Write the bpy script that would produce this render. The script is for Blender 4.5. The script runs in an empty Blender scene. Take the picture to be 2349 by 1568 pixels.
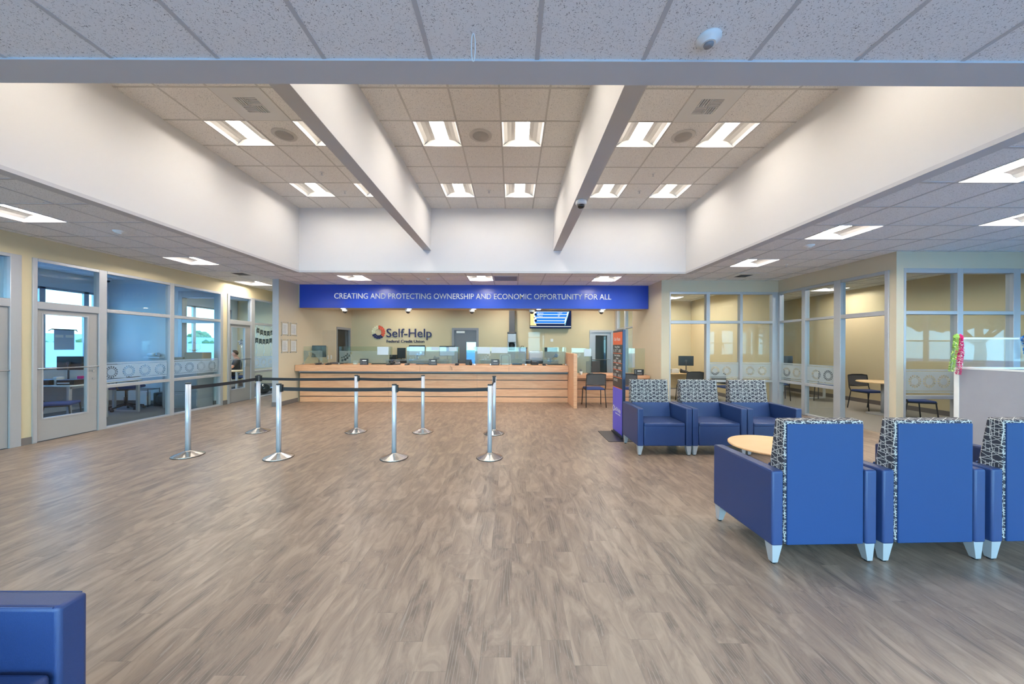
import bpy, bmesh, math, random
from mathutils import Matrix, Vector, Euler
random.seed(7)
S = bpy.context.scene
COL = S.collection
pi = math.pi

# ------------------------------------------------------------------ camera
cam_d = bpy.data.cameras.new('camera')
cam = bpy.data.objects.new('camera', cam_d)
COL.objects.link(cam)
cam_d.sensor_fit = 'HORIZONTAL'
cam_d.sensor_width = 36.0
cam_d.lens = 800.0 / 2349.0 * 36.0
cam_d.shift_x = -0.0004
cam_d.shift_y = 0.0041
cam_d.clip_start = 0.05
cam_d.clip_end = 300
cam.matrix_world = Matrix.Translation((0, 0, 1.52)) @ Matrix.Rotation(pi / 2, 4, 'X') @ Matrix.Rotation(0.0037, 4, 'Z')
S.camera = cam

# ------------------------------------------------------------------ world, exposure
W = bpy.data.worlds.new('World')
S.world = W
W.use_nodes = True
nt = W.node_tree
nt.nodes.clear()
wo = nt.nodes.new('ShaderNodeOutputWorld')
bg = nt.nodes.new('ShaderNodeBackground')
tc = nt.nodes.new('ShaderNodeTexCoord')
sx = nt.nodes.new('ShaderNodeSeparateXYZ')
rp = nt.nodes.new('ShaderNodeValToRGB')
rp.color_ramp.elements[0].position = 0.0
rp.color_ramp.elements[0].color = (0.50, 0.86, 1.0, 1)
rp.color_ramp.elements[1].position = 0.7
rp.color_ramp.elements[1].color = (0.16, 0.40, 0.95, 1)
nt.links.new(tc.outputs['Generated'], sx.inputs[0])
nt.links.new(sx.outputs['Z'], rp.inputs[0])
nt.links.new(rp.outputs[0], bg.inputs[0])
bg.inputs[1].default_value = 6.5
nt.links.new(bg.outputs[0], wo.inputs[0])
S.view_settings.view_transform = 'Standard'
S.view_settings.look = 'None'
S.view_settings.gamma = 1.0
S.view_settings.exposure = 1.55
S.view_settings.use_curve_mapping = False
S.cycles.use_denoising = True
S.cycles.max_bounces = 8
S.cycles.diffuse_bounces = 5
S.cycles.glossy_bounces = 4
S.cycles.transmission_bounces = 4
S.cycles.transparent_max_bounces = 24
S.cycles.caustics_reflective = False
S.cycles.caustics_refractive = False
S.cycles.sample_clamp_indirect = 4.0

def portal(loc, rot, sx_, sy_):
    d = bpy.data.lights.new('daylight_portal', 'AREA')
    d.shape = 'RECTANGLE'; d.size = sx_; d.size_y = sy_
    d.cycles.is_portal = True
    o = bpy.data.objects.new('daylight_portal', d)
    o.location = loc; o.rotation_euler = rot
    COL.objects.link(o)
portal((1.1, -4.25, 1.6), (pi / 2, 0, 0), 17, 3.1)
portal((9.95, 1.0, 1.2), (0, pi / 2, 0), 2.3, 8.4)
portal((-10.45, 7.1, 1.9), (0, -pi / 2, 0), 2.0, 3.2)
portal((-10.45, 11.0, 1.9), (0, -pi / 2, 0), 2.0, 3.4)

# ------------------------------------------------------------------ helpers
class B:
    def __init__(s):
        s.bm = bmesh.new()
    def box(s, x0, x1, y0, y1, z0, z1, bev=0, seg=2, mi=0, M=None):
        r = bmesh.ops.create_cube(s.bm, size=1)
        vs = r['verts']
        for v in vs:
            v.co = Vector(((x0 + x1) / 2 + v.co.x * (x1 - x0), (y0 + y1) / 2 + v.co.y * (y1 - y0), (z0 + z1) / 2 + v.co.z * (z1 - z0)))
        if M is not None:
            for v in vs: v.co = M @ v.co
        fs = set(f for v in vs for f in v.link_faces)
        for f in fs: f.material_index = mi
        if bev > 0:
            es = list(set(e for v in vs for e in v.link_edges))
            rr = bmesh.ops.bevel(s.bm, geom=es, offset=bev, segments=seg, profile=0.5, affect='EDGES', clamp_overlap=True)
            for f in rr['faces']:
                f.material_index = mi; f.smooth = True
        return s
    def quad(s, pts, mi=0):
        f = s.bm.faces.new([s.bm.verts.new(p) for p in pts]); f.material_index = mi
        return s
    def prism(s, poly, f3, a, b, mi=0, bev=0):
        """poly 2D, f3(u,v,w)->xyz ; extruded w from a to b"""
        v0 = [s.bm.verts.new(f3(u, v, a)) for u, v in poly]
        v1 = [s.bm.verts.new(f3(u, v, b)) for u, v in poly]
        n = len(poly)
        fs = [s.bm.faces.new(v0[::-1]), s.bm.faces.new(v1)]
        for i in range(n):
            fs.append(s.bm.faces.new([v0[i], v0[(i + 1) % n], v1[(i + 1) % n], v1[i]]))
        for f in fs: f.material_index = mi
        bmesh.ops.recalc_face_normals(s.bm, faces=fs)
        if bev > 0:
            es = list(set(e for f in fs for e in f.edges))
            rr = bmesh.ops.bevel(s.bm, geom=es, offset=bev, segments=2, profile=0.5, affect='EDGES', clamp_overlap=True)
            for f in rr['faces']:
                f.material_index = mi; f.smooth = True
        return s
    def lathe(s, prof, c=(0, 0, 0), seg=24, mi=0, smooth=True, M=None):
        rings = []
        for r, z in prof:
            rr = max(r, 1e-4)
            ring = []
            for i in range(seg):
                a = 2 * pi * i / seg
                p = Vector((rr * math.cos(a), rr * math.sin(a), z))
                if M is not None: p = M @ p
                ring.append(s.bm.verts.new(p + Vector(c)))
            rings.append(ring)
        for k in range(len(rings) - 1):
            for i in range(seg):
                j = (i + 1) % seg
                f = s.bm.faces.new([rings[k][i], rings[k][j], rings[k + 1][j], rings[k + 1][i]])
                f.smooth = smooth; f.material_index = mi
        for ring, rev in ((rings[0], True), (rings[-1], False)):
            f = s.bm.faces.new(ring[::-1] if rev else ring); f.material_index = mi
        return s
    def tube(s, pts, r, seg=8, mi=0):
        pts = [Vector(p) for p in pts]
        rs = r if isinstance(r, (list, tuple)) else [r] * len(pts)
        rings = []
        prev = None
        for i, p in enumerate(pts):
            if i == 0: t = pts[1] - p
            elif i == len(pts) - 1: t = p - pts[-2]
            else: t = (pts[i + 1] - p).normalized() + (p - pts[i - 1]).normalized()
            t = t.normalized() if t.length > 1e-9 else Vector((0, 0, 1))
            if prev is None:
                a = t.cross(Vector((0, 0, 1)))
                if a.length < 1e-3: a = t.cross(Vector((1, 0, 0)))
            else:
                a = prev - t * prev.dot(t)
                if a.length < 1e-4: a = t.cross(Vector((1, 0.3, 0)))
            a.normalize(); prev = a
            b = t.cross(a)
            rings.append([s.bm.verts.new(p + a * rs[i] * math.cos(2 * pi * k / seg) + b * rs[i] * math.sin(2 * pi * k / seg)) for k in range(seg)])
        for k in range(len(rings) - 1):
            for i in range(seg):
                j = (i + 1) % seg
                f = s.bm.faces.new([rings[k][i], rings[k][j], rings[k + 1][j], rings[k + 1][i]])
                f.smooth = True; f.material_index = mi
        for ring in (rings[0][::-1], rings[-1]):
            f = s.bm.faces.new(ring); f.material_index = mi
        return s
    def ball(s, c, r, sub=2, mi=0, sc=(1, 1, 1), jit=0):
        rr = bmesh.ops.create_icosphere(s.bm, subdivisions=sub, radius=r)
        for v in rr['verts']:
            k = 1 + random.uniform(-jit, jit)
            v.co = Vector((v.co.x * sc[0] * k, v.co.y * sc[1] * k, v.co.z * sc[2] * k)) + Vector(c)
            for f in v.link_faces: f.smooth = jit == 0; f.material_index = mi
        return s
    def frommesh(s, me, M, mi=0):
        n = len(s.bm.faces)
        me.transform(M)
        s.bm.from_mesh(me)
        s.bm.faces.ensure_lookup_table()
        for i in range(n, len(s.bm.faces)): s.bm.faces[i].material_index = mi
        return s
    def text(s, t, M, w=None, h=None, ext=0.004, mi=0, align='C', slant=0.0, off=0.0):
        """M maps (x right, y up, z out) to the place; text centred (or left aligned), fitted to w x h"""
        cu = bpy.data.curves.new('t', 'FONT')
        cu.body = t; cu.size = 1; cu.extrude = 0; cu.resolution_u = 3; cu.offset = off
        o = bpy.data.objects.new('t', cu); COL.objects.link(o)
        bpy.context.view_layer.update()
        me = bpy.data.meshes.new_from_object(o.evaluated_get(bpy.context.evaluated_depsgraph_get()))
        bpy.data.objects.remove(o); bpy.data.curves.remove(cu)
        xs = [v.co.x for v in me.vertices]
        x0, x1 = min(xs), max(xs)
        capk = h / 0.729 if h else None
        kx = w / (x1 - x0) if w else capk
        ky = capk if capk else kx
        cx = (x0 + x1) / 2 if align == 'C' else x0
        for v in me.vertices:
            v.co.x = (v.co.x - cx) * kx + v.co.y * slant
            v.co.y = v.co.y * ky
        s._solid(me, M, ext, mi)
        return s
    def _solid(s, me, M, ext, mi):
        b2 = bmesh.new(); b2.from_mesh(me)
        bmesh.ops.remove_doubles(b2, verts=b2.verts, dist=1e-6)
        bmesh.ops.dissolve_limit(b2, angle_limit=0.001, verts=b2.verts, edges=b2.edges)
        bmesh.ops.recalc_face_normals(b2, faces=b2.faces)
        for f in b2.faces:
            if f.normal.z < 0: f.normal_flip()
        r = bmesh.ops.extrude_face_region(b2, geom=list(b2.faces))
        for e in r['geom']:
            if isinstance(e, bmesh.types.BMVert): e.co.z += ext
        b2.to_mesh(me); b2.free()
        s.frommesh(me, M, mi)
        bpy.data.meshes.remove(me)
    def plate(s, outer, holes, M, ext, mi=0):
        """2D sheet with round holes; outer: list of (x,y); holes: (x,y,r)"""
        cu = bpy.data.curves.new('c', 'CURVE'); cu.dimensions = '2D'; cu.fill_mode = 'BOTH'
        def sp(pts):
            q = cu.splines.new('POLY'); q.points.add(len(pts) - 1)
            for i, p in enumerate(pts): q.points[i].co = (p[0], p[1], 0, 1)
            q.use_cyclic_u = True
        sp(outer)
        for x, y, r in holes:
            sp([(x + r * math.cos(2 * pi * k / 12), y + r * math.sin(2 * pi * k / 12)) for k in range(12)])
        o = bpy.data.objects.new('c', cu); COL.objects.link(o)
        bpy.context.view_layer.update()
        me = bpy.data.meshes.new_from_object(o.evaluated_get(bpy.context.evaluated_depsgraph_get()))
        bpy.data.objects.remove(o); bpy.data.curves.remove(cu)
        s._solid(me, M, ext, mi)
        return s
    def build(s, name, mats, parent=None, loc=None, rotz=0):
        bm = s.bm
        bm.normal_update()
        uv = bm.loops.layers.uv.verify()
        for f in bm.faces:
            n = f.normal
            ax = max(range(3), key=lambda i: abs(n[i]))
            for l in f.loops:
                c = l.vert.co
                l[uv].uv = (c.y, c.z) if ax == 0 else ((c.x, c.z) if ax == 1 else (c.x, c.y))
        me = bpy.data.meshes.new(name)
        bm.to_mesh(me); bm.free()
        for m in (mats if isinstance(mats, (list, tuple)) else [mats]): me.materials.append(m)
        o = bpy.data.objects.new(name, me)
        COL.objects.link(o)
        if parent is not None: o.parent = parent
        if loc is not None: o.location = loc
        o.rotation_euler[2] = rotz
        return o

def tag(o, label=None, cat=None, group=None, kind=None):
    if label: o['label'] = label
    if cat: o['category'] = cat
    if group: o['group'] = group
    if kind: o['kind'] = kind
    return o
def thing(name, label, cat, loc=(0, 0, 0), rotz=0, group=None):
    o = bpy.data.objects.new(name, None); COL.objects.link(o)
    o.empty_display_size = 0.1
    o.location = loc; o.rotation_euler[2] = rotz
    return tag(o, label, cat, group)
def struct(name, b, mats, label=None, parent=None, loc=None):
    o = b.build(name, mats, parent, loc)
    if parent is None: tag(o, label, 'room', None, 'structure')
    return o
KIDS = {}
def dup(root, loc, rotz, label, group=None):
    def cp(o, par):
        c = o.copy(); COL.objects.link(c); c.parent = par
        for ch in list(o.children): cp(ch, c)
        return c
    r = cp(root, None)
    r.location = loc; r.rotation_euler[2] = rotz
    r['label'] = label
    if group: r['group'] = group
    return r
def frame(o, xa, ya, za):
    """matrix with columns xa, ya, za (3-vectors) and origin o"""
    M = Matrix.Identity(4)
    for i in range(3):
        M[i][0] = xa[i]; M[i][1] = ya[i]; M[i][2] = za[i]; M[i][3] = o[i]
    return M
def face_cam(x, y, z):      # a board facing -Y
    return frame((x, y, z), (1, 0, 0), (0, 0, 1), (0, -1, 0))
def face_left(x, y, z):     # facing -X
    return frame((x, y, z), (0, -1, 0), (0, 0, 1), (-1, 0, 0))
def face_right(x, y, z):    # facing +X
    return frame((x, y, z), (0, 1, 0), (0, 0, 1), (1, 0, 0))
def wb(b, ax, c, t, u0, u1, z0, z1, **k):
    if ax == 'x': b.box(c - t / 2, c + t / 2, u0, u1, z0, z1, **k)
    else: b.box(u0, u1, c - t / 2, c + t / 2, z0, z1, **k)

# ------------------------------------------------------------------ materials
MAT = {}
def new(name):
    m = bpy.data.materials.new(name); m.use_nodes = True
    nt = m.node_tree
    for n in list(nt.nodes): nt.nodes.remove(n)
    out = nt.nodes.new('ShaderNodeOutputMaterial')
    MAT[name] = m
    return m, nt, out
class N:
    """tiny node-maths helper"""
    def __init__(s, nt): s.nt = nt
    def node(s, t, **k):
        n = s.nt.nodes.new(t)
        for a, v in k.items(): setattr(n, a, v)
        return n
    def m(s, op, a, b=0.0, c=None):
        n = s.nt.nodes.new('ShaderNodeMath'); n.operation = op
        for i, v in enumerate((a, b, c)):
            if v is None: continue
            if isinstance(v, (int, float)): n.inputs[i].default_value = v
            else: s.nt.links.new(v, n.inputs[i])
        return n.outputs[0]
    def mix(s, f, a, b, typ='MIX'):
        n = s.nt.nodes.new('ShaderNodeMix'); n.data_type = 'RGBA'; n.blend_type = typ
        for i, v in ((0, f), (6, a), (7, b)):
            if isinstance(v, (int, float)): n.inputs[i].default_value = v
            elif isinstance(v, tuple): n.inputs[i].default_value = (v[0], v[1], v[2], 1)
            else: s.nt.links.new(v, n.inputs[i])
        return n.outputs[2]
    def link(s, a, b): s.nt.links.new(a, b)
    def noise(s, vec, scale, detail=3, rough=0.55, dist=0.0):
        n = s.node('ShaderNodeTexNoise'); n.inputs['Scale'].default_value = scale
        n.inputs['Detail'].default_value = detail; n.inputs['Roughness'].default_value = rough
        n.inputs['Distortion'].default_value = dist
        if vec is not None: s.link(vec, n.inputs['Vector'])
        return n.outputs[0]
    def ramp(s, v, stops):
        n = s.node('ShaderNodeValToRGB')
        e = n.color_ramp.elements
        while len(e) < len(stops): e.new(0.5)
        for i, (p, c) in enumerate(stops):
            e[i].position = p; e[i].color = (c[0], c[1], c[2], 1) if isinstance(c, tuple) else (c, c, c, 1)
        s.link(v, n.inputs[0])
        return n.outputs[0]
    def vec(s, v, sc=(1, 1, 1), off=(0, 0, 0)):
        n = s.node('ShaderNodeMapping'); n.inputs['Scale'].default_value = sc; n.inputs['Location'].default_value = off
        s.link(v, n.inputs[0]); return n.outputs[0]
def pbr(name, col, rough=0.5, metal=0.0, spec=0.5, var=0.0, vs=30, bump=0.0, bs=200, coat=0, em=None, es=0, alpha=None):
    m, nt, out = new(name)
    h = N(nt)
    p = h.node('ShaderNodeBsdfPrincipled')
    p.inputs['Base Color'].default_value = (*col, 1)
    p.inputs['Roughness'].default_value = rough
    p.inputs['Metallic'].default_value = metal
    p.inputs['Specular IOR Level'].default_value = spec
    p.inputs['Coat Weight'].default_value = coat
    t = h.node('ShaderNodeTexCoord').outputs['Object']
    if var > 0:
        n = h.noise(t, vs, 4)
        f = h.m('MULTIPLY_ADD', n, 2 * var, 1 - var)
        mm = h.node('ShaderNodeVectorMath', operation='SCALE')
        mm.inputs[0].default_value = col; h.link(f, mm.inputs['Scale'])
        h.link(mm.outputs[0], p.inputs['Base Color'])
    if bump > 0:
        bn = h.node('ShaderNodeBump'); bn.inputs['Strength'].default_value = bump; bn.inputs['Distance'].default_value = 0.002
        h.link(h.noise(t, bs, 3), bn.inputs['Height']); h.link(bn.outputs[0], p.inputs['Normal'])
    if em:
        p.inputs['Emission Color'].default_value = (*em, 1); p.inputs['Emission Strength'].default_value = es
    h.link(p.outputs[0], out.inputs[0])
    return m
yellow = pbr('wall_paint_yellow', (0.62, 0.525, 0.335), 0.75, var=0.02, vs=3, bump=0.15, bs=300)
beige = pbr('wall_paint_beige', (0.60, 0.515, 0.375), 0.75, var=0.02, vs=3, bump=0.15, bs=300)
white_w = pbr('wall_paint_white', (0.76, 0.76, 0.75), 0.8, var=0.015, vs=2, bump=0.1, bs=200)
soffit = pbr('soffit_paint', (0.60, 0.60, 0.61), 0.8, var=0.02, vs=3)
office_w = pbr('office_paint', (0.70, 0.72, 0.72), 0.8, var=0.02, vs=3)
alu = pbr('window_frame_aluminium', (0.47, 0.48, 0.50), 0.42, 0.35, var=0.02)
doorgrey = pbr('door_paint_grey', (0.37, 0.36, 0.35), 0.5, 0.1, var=0.02)
basegrey = pbr('vinyl_base_grey', (0.17, 0.15, 0.14), 0.6, var=0.05)
steel = pbr('brushed_steel', (0.60, 0.61, 0.63), 0.30, 0.9, var=0.04, vs=60)
satin = pbr('satin_aluminium', (0.64, 0.67, 0.74), 0.38, 0.45, var=0.02)
chrome = pbr('polished_base_steel', (0.50, 0.47, 0.43), 0.26, 1.0)
black = pbr('black_plastic', (0.015, 0.015, 0.017), 0.42, var=0.1)
darkgrey = pbr('dark_grey_plastic', (0.07, 0.07, 0.075), 0.5, var=0.05)
midgrey = pbr('mid_grey_plastic', (0.28, 0.28, 0.30), 0.5, var=0.05)
webbing = pbr('belt_webbing', (0.018, 0.019, 0.024), 0.7, bump=0.5, bs=500)
whitep = pbr('white_plastic', (0.78, 0.78, 0.76), 0.4)
paper = pbr('paper', (0.82, 0.82, 0.80), 0.8)
papertint = pbr('paper_tinted', (0.52, 0.60, 0.66), 0.8)
paperink = pbr('paper_ink', (0.25, 0.25, 0.26), 0.8)
leather = pbr('blue_vinyl', (0.019, 0.044, 0.145), 0.42, spec=0.55, var=0.06, vs=120, bump=0.35, bs=420)
leather_b = pbr('blue_vinyl_back', (0.013, 0.047, 0.158), 0.5, spec=0.35, var=0.10, vs=260, bump=0.35, bs=420)
bluefab = pbr('blue_seat_fabric', (0.03, 0.06, 0.20), 0.9, var=0.2, vs=200)
navy = pbr('navy_letter', (0.015, 0.015, 0.09), 0.5)
red = pbr('red_letter', (0.72, 0.10, 0.05), 0.5)
cream = pbr('cream_letter', (0.85, 0.82, 0.58), 0.5)
signwhite = pbr('sign_letter', (0.82, 0.81, 0.76), 0.4)
signblue = pbr('sign_blue', (0.016, 0.058, 0.44), 0.28, spec=0.5, var=0.08, vs=400)
orange = pbr('kiosk_orange', (0.90, 0.16, 0.05), 0.4)
kblue = pbr('kiosk_blue', (0.10, 0.09, 0.62), 0.4)
kblack = pbr('kiosk_black', (0.03, 0.03, 0.032), 0.4)
kedge = pbr('kiosk_edge_navy', (0.035, 0.05, 0.10), 0.35, 0.3)
ground_m = pbr('asphalt', (0.30, 0.31, 0.32), 0.9, var=0.1, vs=5)
fence_m = pbr('fence_paint', (0.62, 0.68, 0.74), 0.8, var=0.03)
leafm = pbr('tree_leaves', (0.15, 0.20, 0.04), 0.8, var=0.5, vs=4)
barkm = pbr('tree_bark', (0.16, 0.12, 0.09), 0.9, var=0.3, vs=20)
skin = pbr('skin', (0.58, 0.31, 0.22), 0.55, var=0.05)
hairm = pbr('hair', (0.06, 0.035, 0.02), 0.8, var=0.3)
shirtm = pbr('shirt_dark', (0.035, 0.038, 0.045), 0.85, var=0.1)
trouser = pbr('trousers', (0.02, 0.02, 0.025), 0.85)
cardbrown = pbr('cardboard', (0.36, 0.29, 0.21), 0.85, var=0.05)
partfab = pbr('partition_fabric', (0.33, 0.33, 0.37), 0.9, var=0.06, vs=6, bump=0.4, bs=350)
pinkm = pbr('pink_petals', (0.85, 0.03, 0.22), 0.7, var=0.25, vs=60)
greenm = pbr('green_petals', (0.50, 0.72, 0.18), 0.7, var=0.25, vs=60)
bluem = pbr('blue_petals', (0.02, 0.20, 0.55), 0.7, var=0.25, vs=60)
goldm = pbr('gold_foil', (0.80, 0.55, 0.15), 0.2, 0.9)
silver = pbr('silver_foil', (0.85, 0.86, 0.88), 0.12, 1.0)
balloonb = pbr('black_balloon', (0.01, 0.01, 0.011), 0.12, coat=0.5)
bagm = pbr('purple_print', (0.20, 0.12, 0.28), 0.6, var=0.6, vs=90)
greybox = pbr('cabinet_grey', (0.36, 0.38, 0.40), 0.4, 0.2, var=0.03)
desktop_l = pbr('light_laminate', (0.72, 0.74, 0.74), 0.35)
grille_m = pbr('grille_dark', (0.05, 0.05, 0.05), 0.6)
grey_ceil = pbr('speaker_grey', (0.42, 0.40, 0.37), 0.8)
brown_door = pbr('door_dark', (0.035, 0.028, 0.026), 0.5)
slate_door = pbr('door_slate', (0.16, 0.155, 0.165), 0.4, var=0.05)
meshback = pbr('mesh_back_grey', (0.09, 0.085, 0.085), 0.8, bump=0.6, bs=600)

# woods
def wood(name, c0, c1, rough=0.4, grain=(1, 14, 14)):
    m, nt, out = new(name); h = N(nt)
    p = h.node('ShaderNodeBsdfPrincipled'); p.inputs['Roughness'].default_value = rough
    t = h.node('ShaderNodeTexCoord').outputs['Object']
    v = h.vec(t, grain)
    n = h.noise(v, 2.2, 6, 0.6, 0.8)
    n2 = h.noise(h.vec(t, (grain[0] * 2, grain[1] * 4, grain[2] * 4)), 4, 3)
    f = h.m('ADD', h.m('MULTIPLY', n, 0.75), h.m('MULTIPLY', n2, 0.25))
    h.link(h.ramp(f, [(0.32, c0), (0.66, c1)]), p.inputs['Base Color'])
    h.link(p.outputs[0], out.inputs[0])
    return m
oak = wood('counter_oak', (0.60, 0.285, 0.145), (0.78, 0.44, 0.245))
maple = wood('desk_maple', (0.72, 0.50, 0.25), (0.82, 0.61, 0.34))
beech = wood('table_beech', (0.80, 0.52, 0.26), (0.88, 0.62, 0.36), 0.3)

# glass
def glass(name, tint=(1, 1, 1), f0=0.05, rough=0.0, boost=1.0):
    m, nt, out = new(name); h = N(nt)
    lw = h.node('ShaderNodeLayerWeight'); lw.inputs['Blend'].default_value = 0.5
    fr = h.m('MULTIPLY_ADD', h.m('POWER', lw.outputs['Facing'], 4.0), (1 - f0) * boost, f0)
    tr = h.node('ShaderNodeBsdfTransparent'); tr.inputs[0].default_value = (*tint, 1)
    gl = h.node('ShaderNodeBsdfGlossy'); gl.inputs['Roughness'].default_value = rough
    mx = h.node('ShaderNodeMixShader')
    h.link(fr, mx.inputs[0]); h.link(tr.outputs[0], mx.inputs[1]); h.link(gl.outputs[0], mx.inputs[2])
    h.link(mx.outputs[0], out.inputs[0])
    return m
winglass = glass('window_glass', (0.93, 0.965, 0.965), 0.03, boost=0.6)
lite = glass('dark_tinted_glass', (0.30, 0.40, 0.44), 0.04, boost=0.5)
tinted = glass('tinted_glass', (0.50, 0.60, 0.66), 0.04, boost=0.6)
cglass = glass('counter_glass', (0.90, 0.965, 0.94), 0.03, boost=0.6)
acryl = glass('clear_acrylic', (0.97, 0.97, 0.97), 0.015, boost=0.6)
def filmm(name, col, see, tlf=0.5):
    m, nt, out = new(name); h = N(nt)
    tr = h.node('ShaderNodeBsdfTransparent')
    di = h.node('ShaderNodeBsdfDiffuse'); di.inputs[0].default_value = (*col, 1)
    tl = h.node('ShaderNodeBsdfTranslucent'); tl.inputs[0].default_value = (*col, 1)
    a = h.node('ShaderNodeMixShader'); a.inputs[0].default_value = tlf
    h.link(di.outputs[0], a.inputs[1]); h.link(tl.outputs[0], a.inputs[2])
    b = h.node('ShaderNodeMixShader'); b.inputs[0].default_value = 1 - see
    h.link(tr.outputs[0], b.inputs[1]); h.link(a.outputs[0], b.inputs[2])
    h.link(b.outputs[0], out.inputs[0])
    return m
film = filmm('frosted_film', (0.62, 0.69, 0.72), 0.42)  # slight blue stands in for blue daylight; the film itself is neutral white
film_ext = filmm('privacy_film', (0.90, 0.93, 0.94), 0.08, 0.88)
film_c = filmm('counter_frost', (0.42, 0.50, 0.48), 0.66)

# emissive
def emit(name, col, st):
    m, nt, out = new(name); h = N(nt)
    e = h.node('ShaderNodeEmission'); e.inputs[0].default_value = (*col, 1); e.inputs[1].default_value = st
    h.link(e.outputs[0], out.inputs[0])
    return m
lens = emit('troffer_lens', (1.0, 0.90, 0.76), 15.0)
lens_up = emit('troffer_lens_high', (1.0, 0.90, 0.80), 16.0)
lens_low = emit('troffer_lens_low', (1.0, 0.92, 0.83), 40.0)
dl = emit('downlight_lens', (1.0, 0.9, 0.75), 18.0)
scr_w = emit('screen_white', (0.45, 0.68, 1.0), 0.30)
tv_blue = emit('tv_blue', (0.03, 0.22, 0.75), 0.42)
tv_cyan = emit('tv_cyan', (0.25, 0.75, 1.0), 0.42)
tv_dark = emit('tv_navy', (0.01, 0.02, 0.07), 0.42)
tv_yel = emit('tv_yellow', (1.0, 0.78, 0.35), 0.42)
tv_white = emit('tv_white', (0.85, 0.97, 1.0), 0.42)
reflector = pbr('troffer_reflector', (0.42, 0.41, 0.40), 0.6, spec=0.1)
reflector_up = pbr('troffer_reflector_high', (0.62, 0.61, 0.58), 0.6, spec=0.1)

# ceiling tile
def tile(name, col):
    m, nt, out = new(name); h = N(nt)
    p = h.node('ShaderNodeBsdfPrincipled'); p.inputs['Roughness'].default_value = 0.95
    p.inputs['Specular IOR Level'].default_value = 0.1
    t = h.node('ShaderNodeTexCoord').outputs['Object']
    n = h.noise(t, 105, 2, 0.5, 1.2)
    n2 = h.noise(t, 190, 1, 0.5)
    f = h.m('MULTIPLY', h.m('GREATER_THAN', n, 0.60), h.m('GREATER_THAN', n2, 0.50))
    v = h.noise(t, 0.7, 1)
    c0 = h.mix(v, tuple(x * 0.97 for x in col), tuple(x * 1.03 for x in col))
    h.link(h.mix(h.m('MULTIPLY', f, 0.72), c0, (0.12, 0.12, 0.13)), p.inputs['Base Color'])
    h.link(p.outputs[0], out.inputs[0])
    return m
tile_lo = tile('ceiling_tile', (0.88, 0.88, 0.88))
tile_up = tile('ceiling_tile_high', (0.90, 0.88, 0.84))
tbar = pbr('ceiling_grid_paint', (0.55, 0.55, 0.56), 0.5)
tbar_up = pbr('ceiling_grid_paint_high', (0.60, 0.58, 0.54), 0.5)

# plank floor
def planks():
    m, nt, out = new('wood_plank_floor'); h = N(nt)
    p = h.node('ShaderNodeBsdfPrincipled')
    t = h.node('ShaderNodeTexCoord').outputs['Object']
    s = h.node('ShaderNodeSeparateXYZ'); h.link(t, s.inputs[0])
    x, y = s.outputs[0], s.outputs[1]
    wd, ln = 0.152, 0.92
    u = h.m('DIVIDE', x, wd); ui = h.m('FLOOR', u)
    wn = h.node('ShaderNodeTexWhiteNoise', noise_dimensions='1D'); h.link(ui, wn.inputs['W'])
    v = h.m('ADD', h.m('DIVIDE', y, ln), h.m('MULTIPLY', wn.outputs[0], 7.0)); vi = h.m('FLOOR', v)
    cb = h.node('ShaderNodeCombineXYZ'); h.link(ui, cb.inputs[0]); h.link(vi, cb.inputs[1])
    wn2 = h.node('ShaderNodeTexWhiteNoise', noise_dimensions='3D'); h.link(cb.outputs[0], wn2.inputs['Vector'])
    rnd = wn2.outputs[0]
    # grain coordinates, shifted per plank
    g = h.node('ShaderNodeCombineXYZ')
    h.link(h.m('MULTIPLY_ADD', rnd, 13.0, x), g.inputs[0])
    h.link(h.m('MULTIPLY_ADD', rnd, 31.0, y), g.inputs[1])
    h.link(h.m('MULTIPLY', rnd, 9.0), g.inputs[2])
    gv = g.outputs[0]
    cloud = h.noise(h.vec(gv, (9, 2.6, 1)), 1.0, 5, 0.62, 1.0)
    fine = h.noise(h.vec(gv, (110, 7, 1)), 1.0, 4, 0.65, 0.4)
    wv = h.node('ShaderNodeTexWave'); wv.wave_type = 'BANDS'; wv.bands_direction = 'X'
    wv.inputs['Scale'].default_value = 17; wv.inputs['Distortion'].default_value = 14; wv.inputs['Detail'].default_value = 2
    wv.inputs['Detail Scale'].default_value = 0.9
    h.link(h.vec(gv, (1, 0.09, 1)), wv.inputs['Vector'])
    tone = h.m('ADD', h.m('MULTIPLY', cloud, 0.88), h.m('MULTIPLY', rnd, 0.07))
    base = h.ramp(tone, [(0.33, (0.145, 0.108, 0.084)), (0.46, (0.245, 0.184, 0.140)), (0.60, (0.345, 0.263, 0.198))])
    base = h.mix(h.m('MULTIPLY', fine, 0.17), base, (0.14, 0.11, 0.09), 'MIX')
    lines = h.m('MULTIPLY', h.m('GREATER_THAN', wv.outputs[1], 0.93), h.m('LESS_THAN', tone, 0.43))
    base = h.mix(h.m('MULTIPLY', lines, 0.20), base, (0.55, 0.50, 0.44))
    fu = h.m('FRACT', u); fv = h.m('FRACT', v)
    eu = h.m('LESS_THAN', fu, 0.012); ev = h.m('LESS_THAN', fv, 0.0025)
    e = h.m('MULTIPLY', h.m('MAXIMUM', eu, ev), 0.35)
    base = h.mix(e, base, (0.08, 0.065, 0.055))
    h.link(base, p.inputs['Base Color'])
    h.link(h.m('MULTIPLY_ADD', fine, 0.12, 0.29), p.inputs['Roughness'])
    p.inputs['Specular IOR Level'].default_value = 0.45
    bn = h.node('ShaderNodeBump'); bn.inputs['Strength'].default_value = 0.15; bn.inputs['Distance'].default_value = 0.002
    h.link(fine, bn.inputs['Height']); h.link(bn.outputs[0], p.inputs['Normal'])
    h.link(p.outputs[0], out.inputs[0])
    return m
floor_m = planks()
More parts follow.
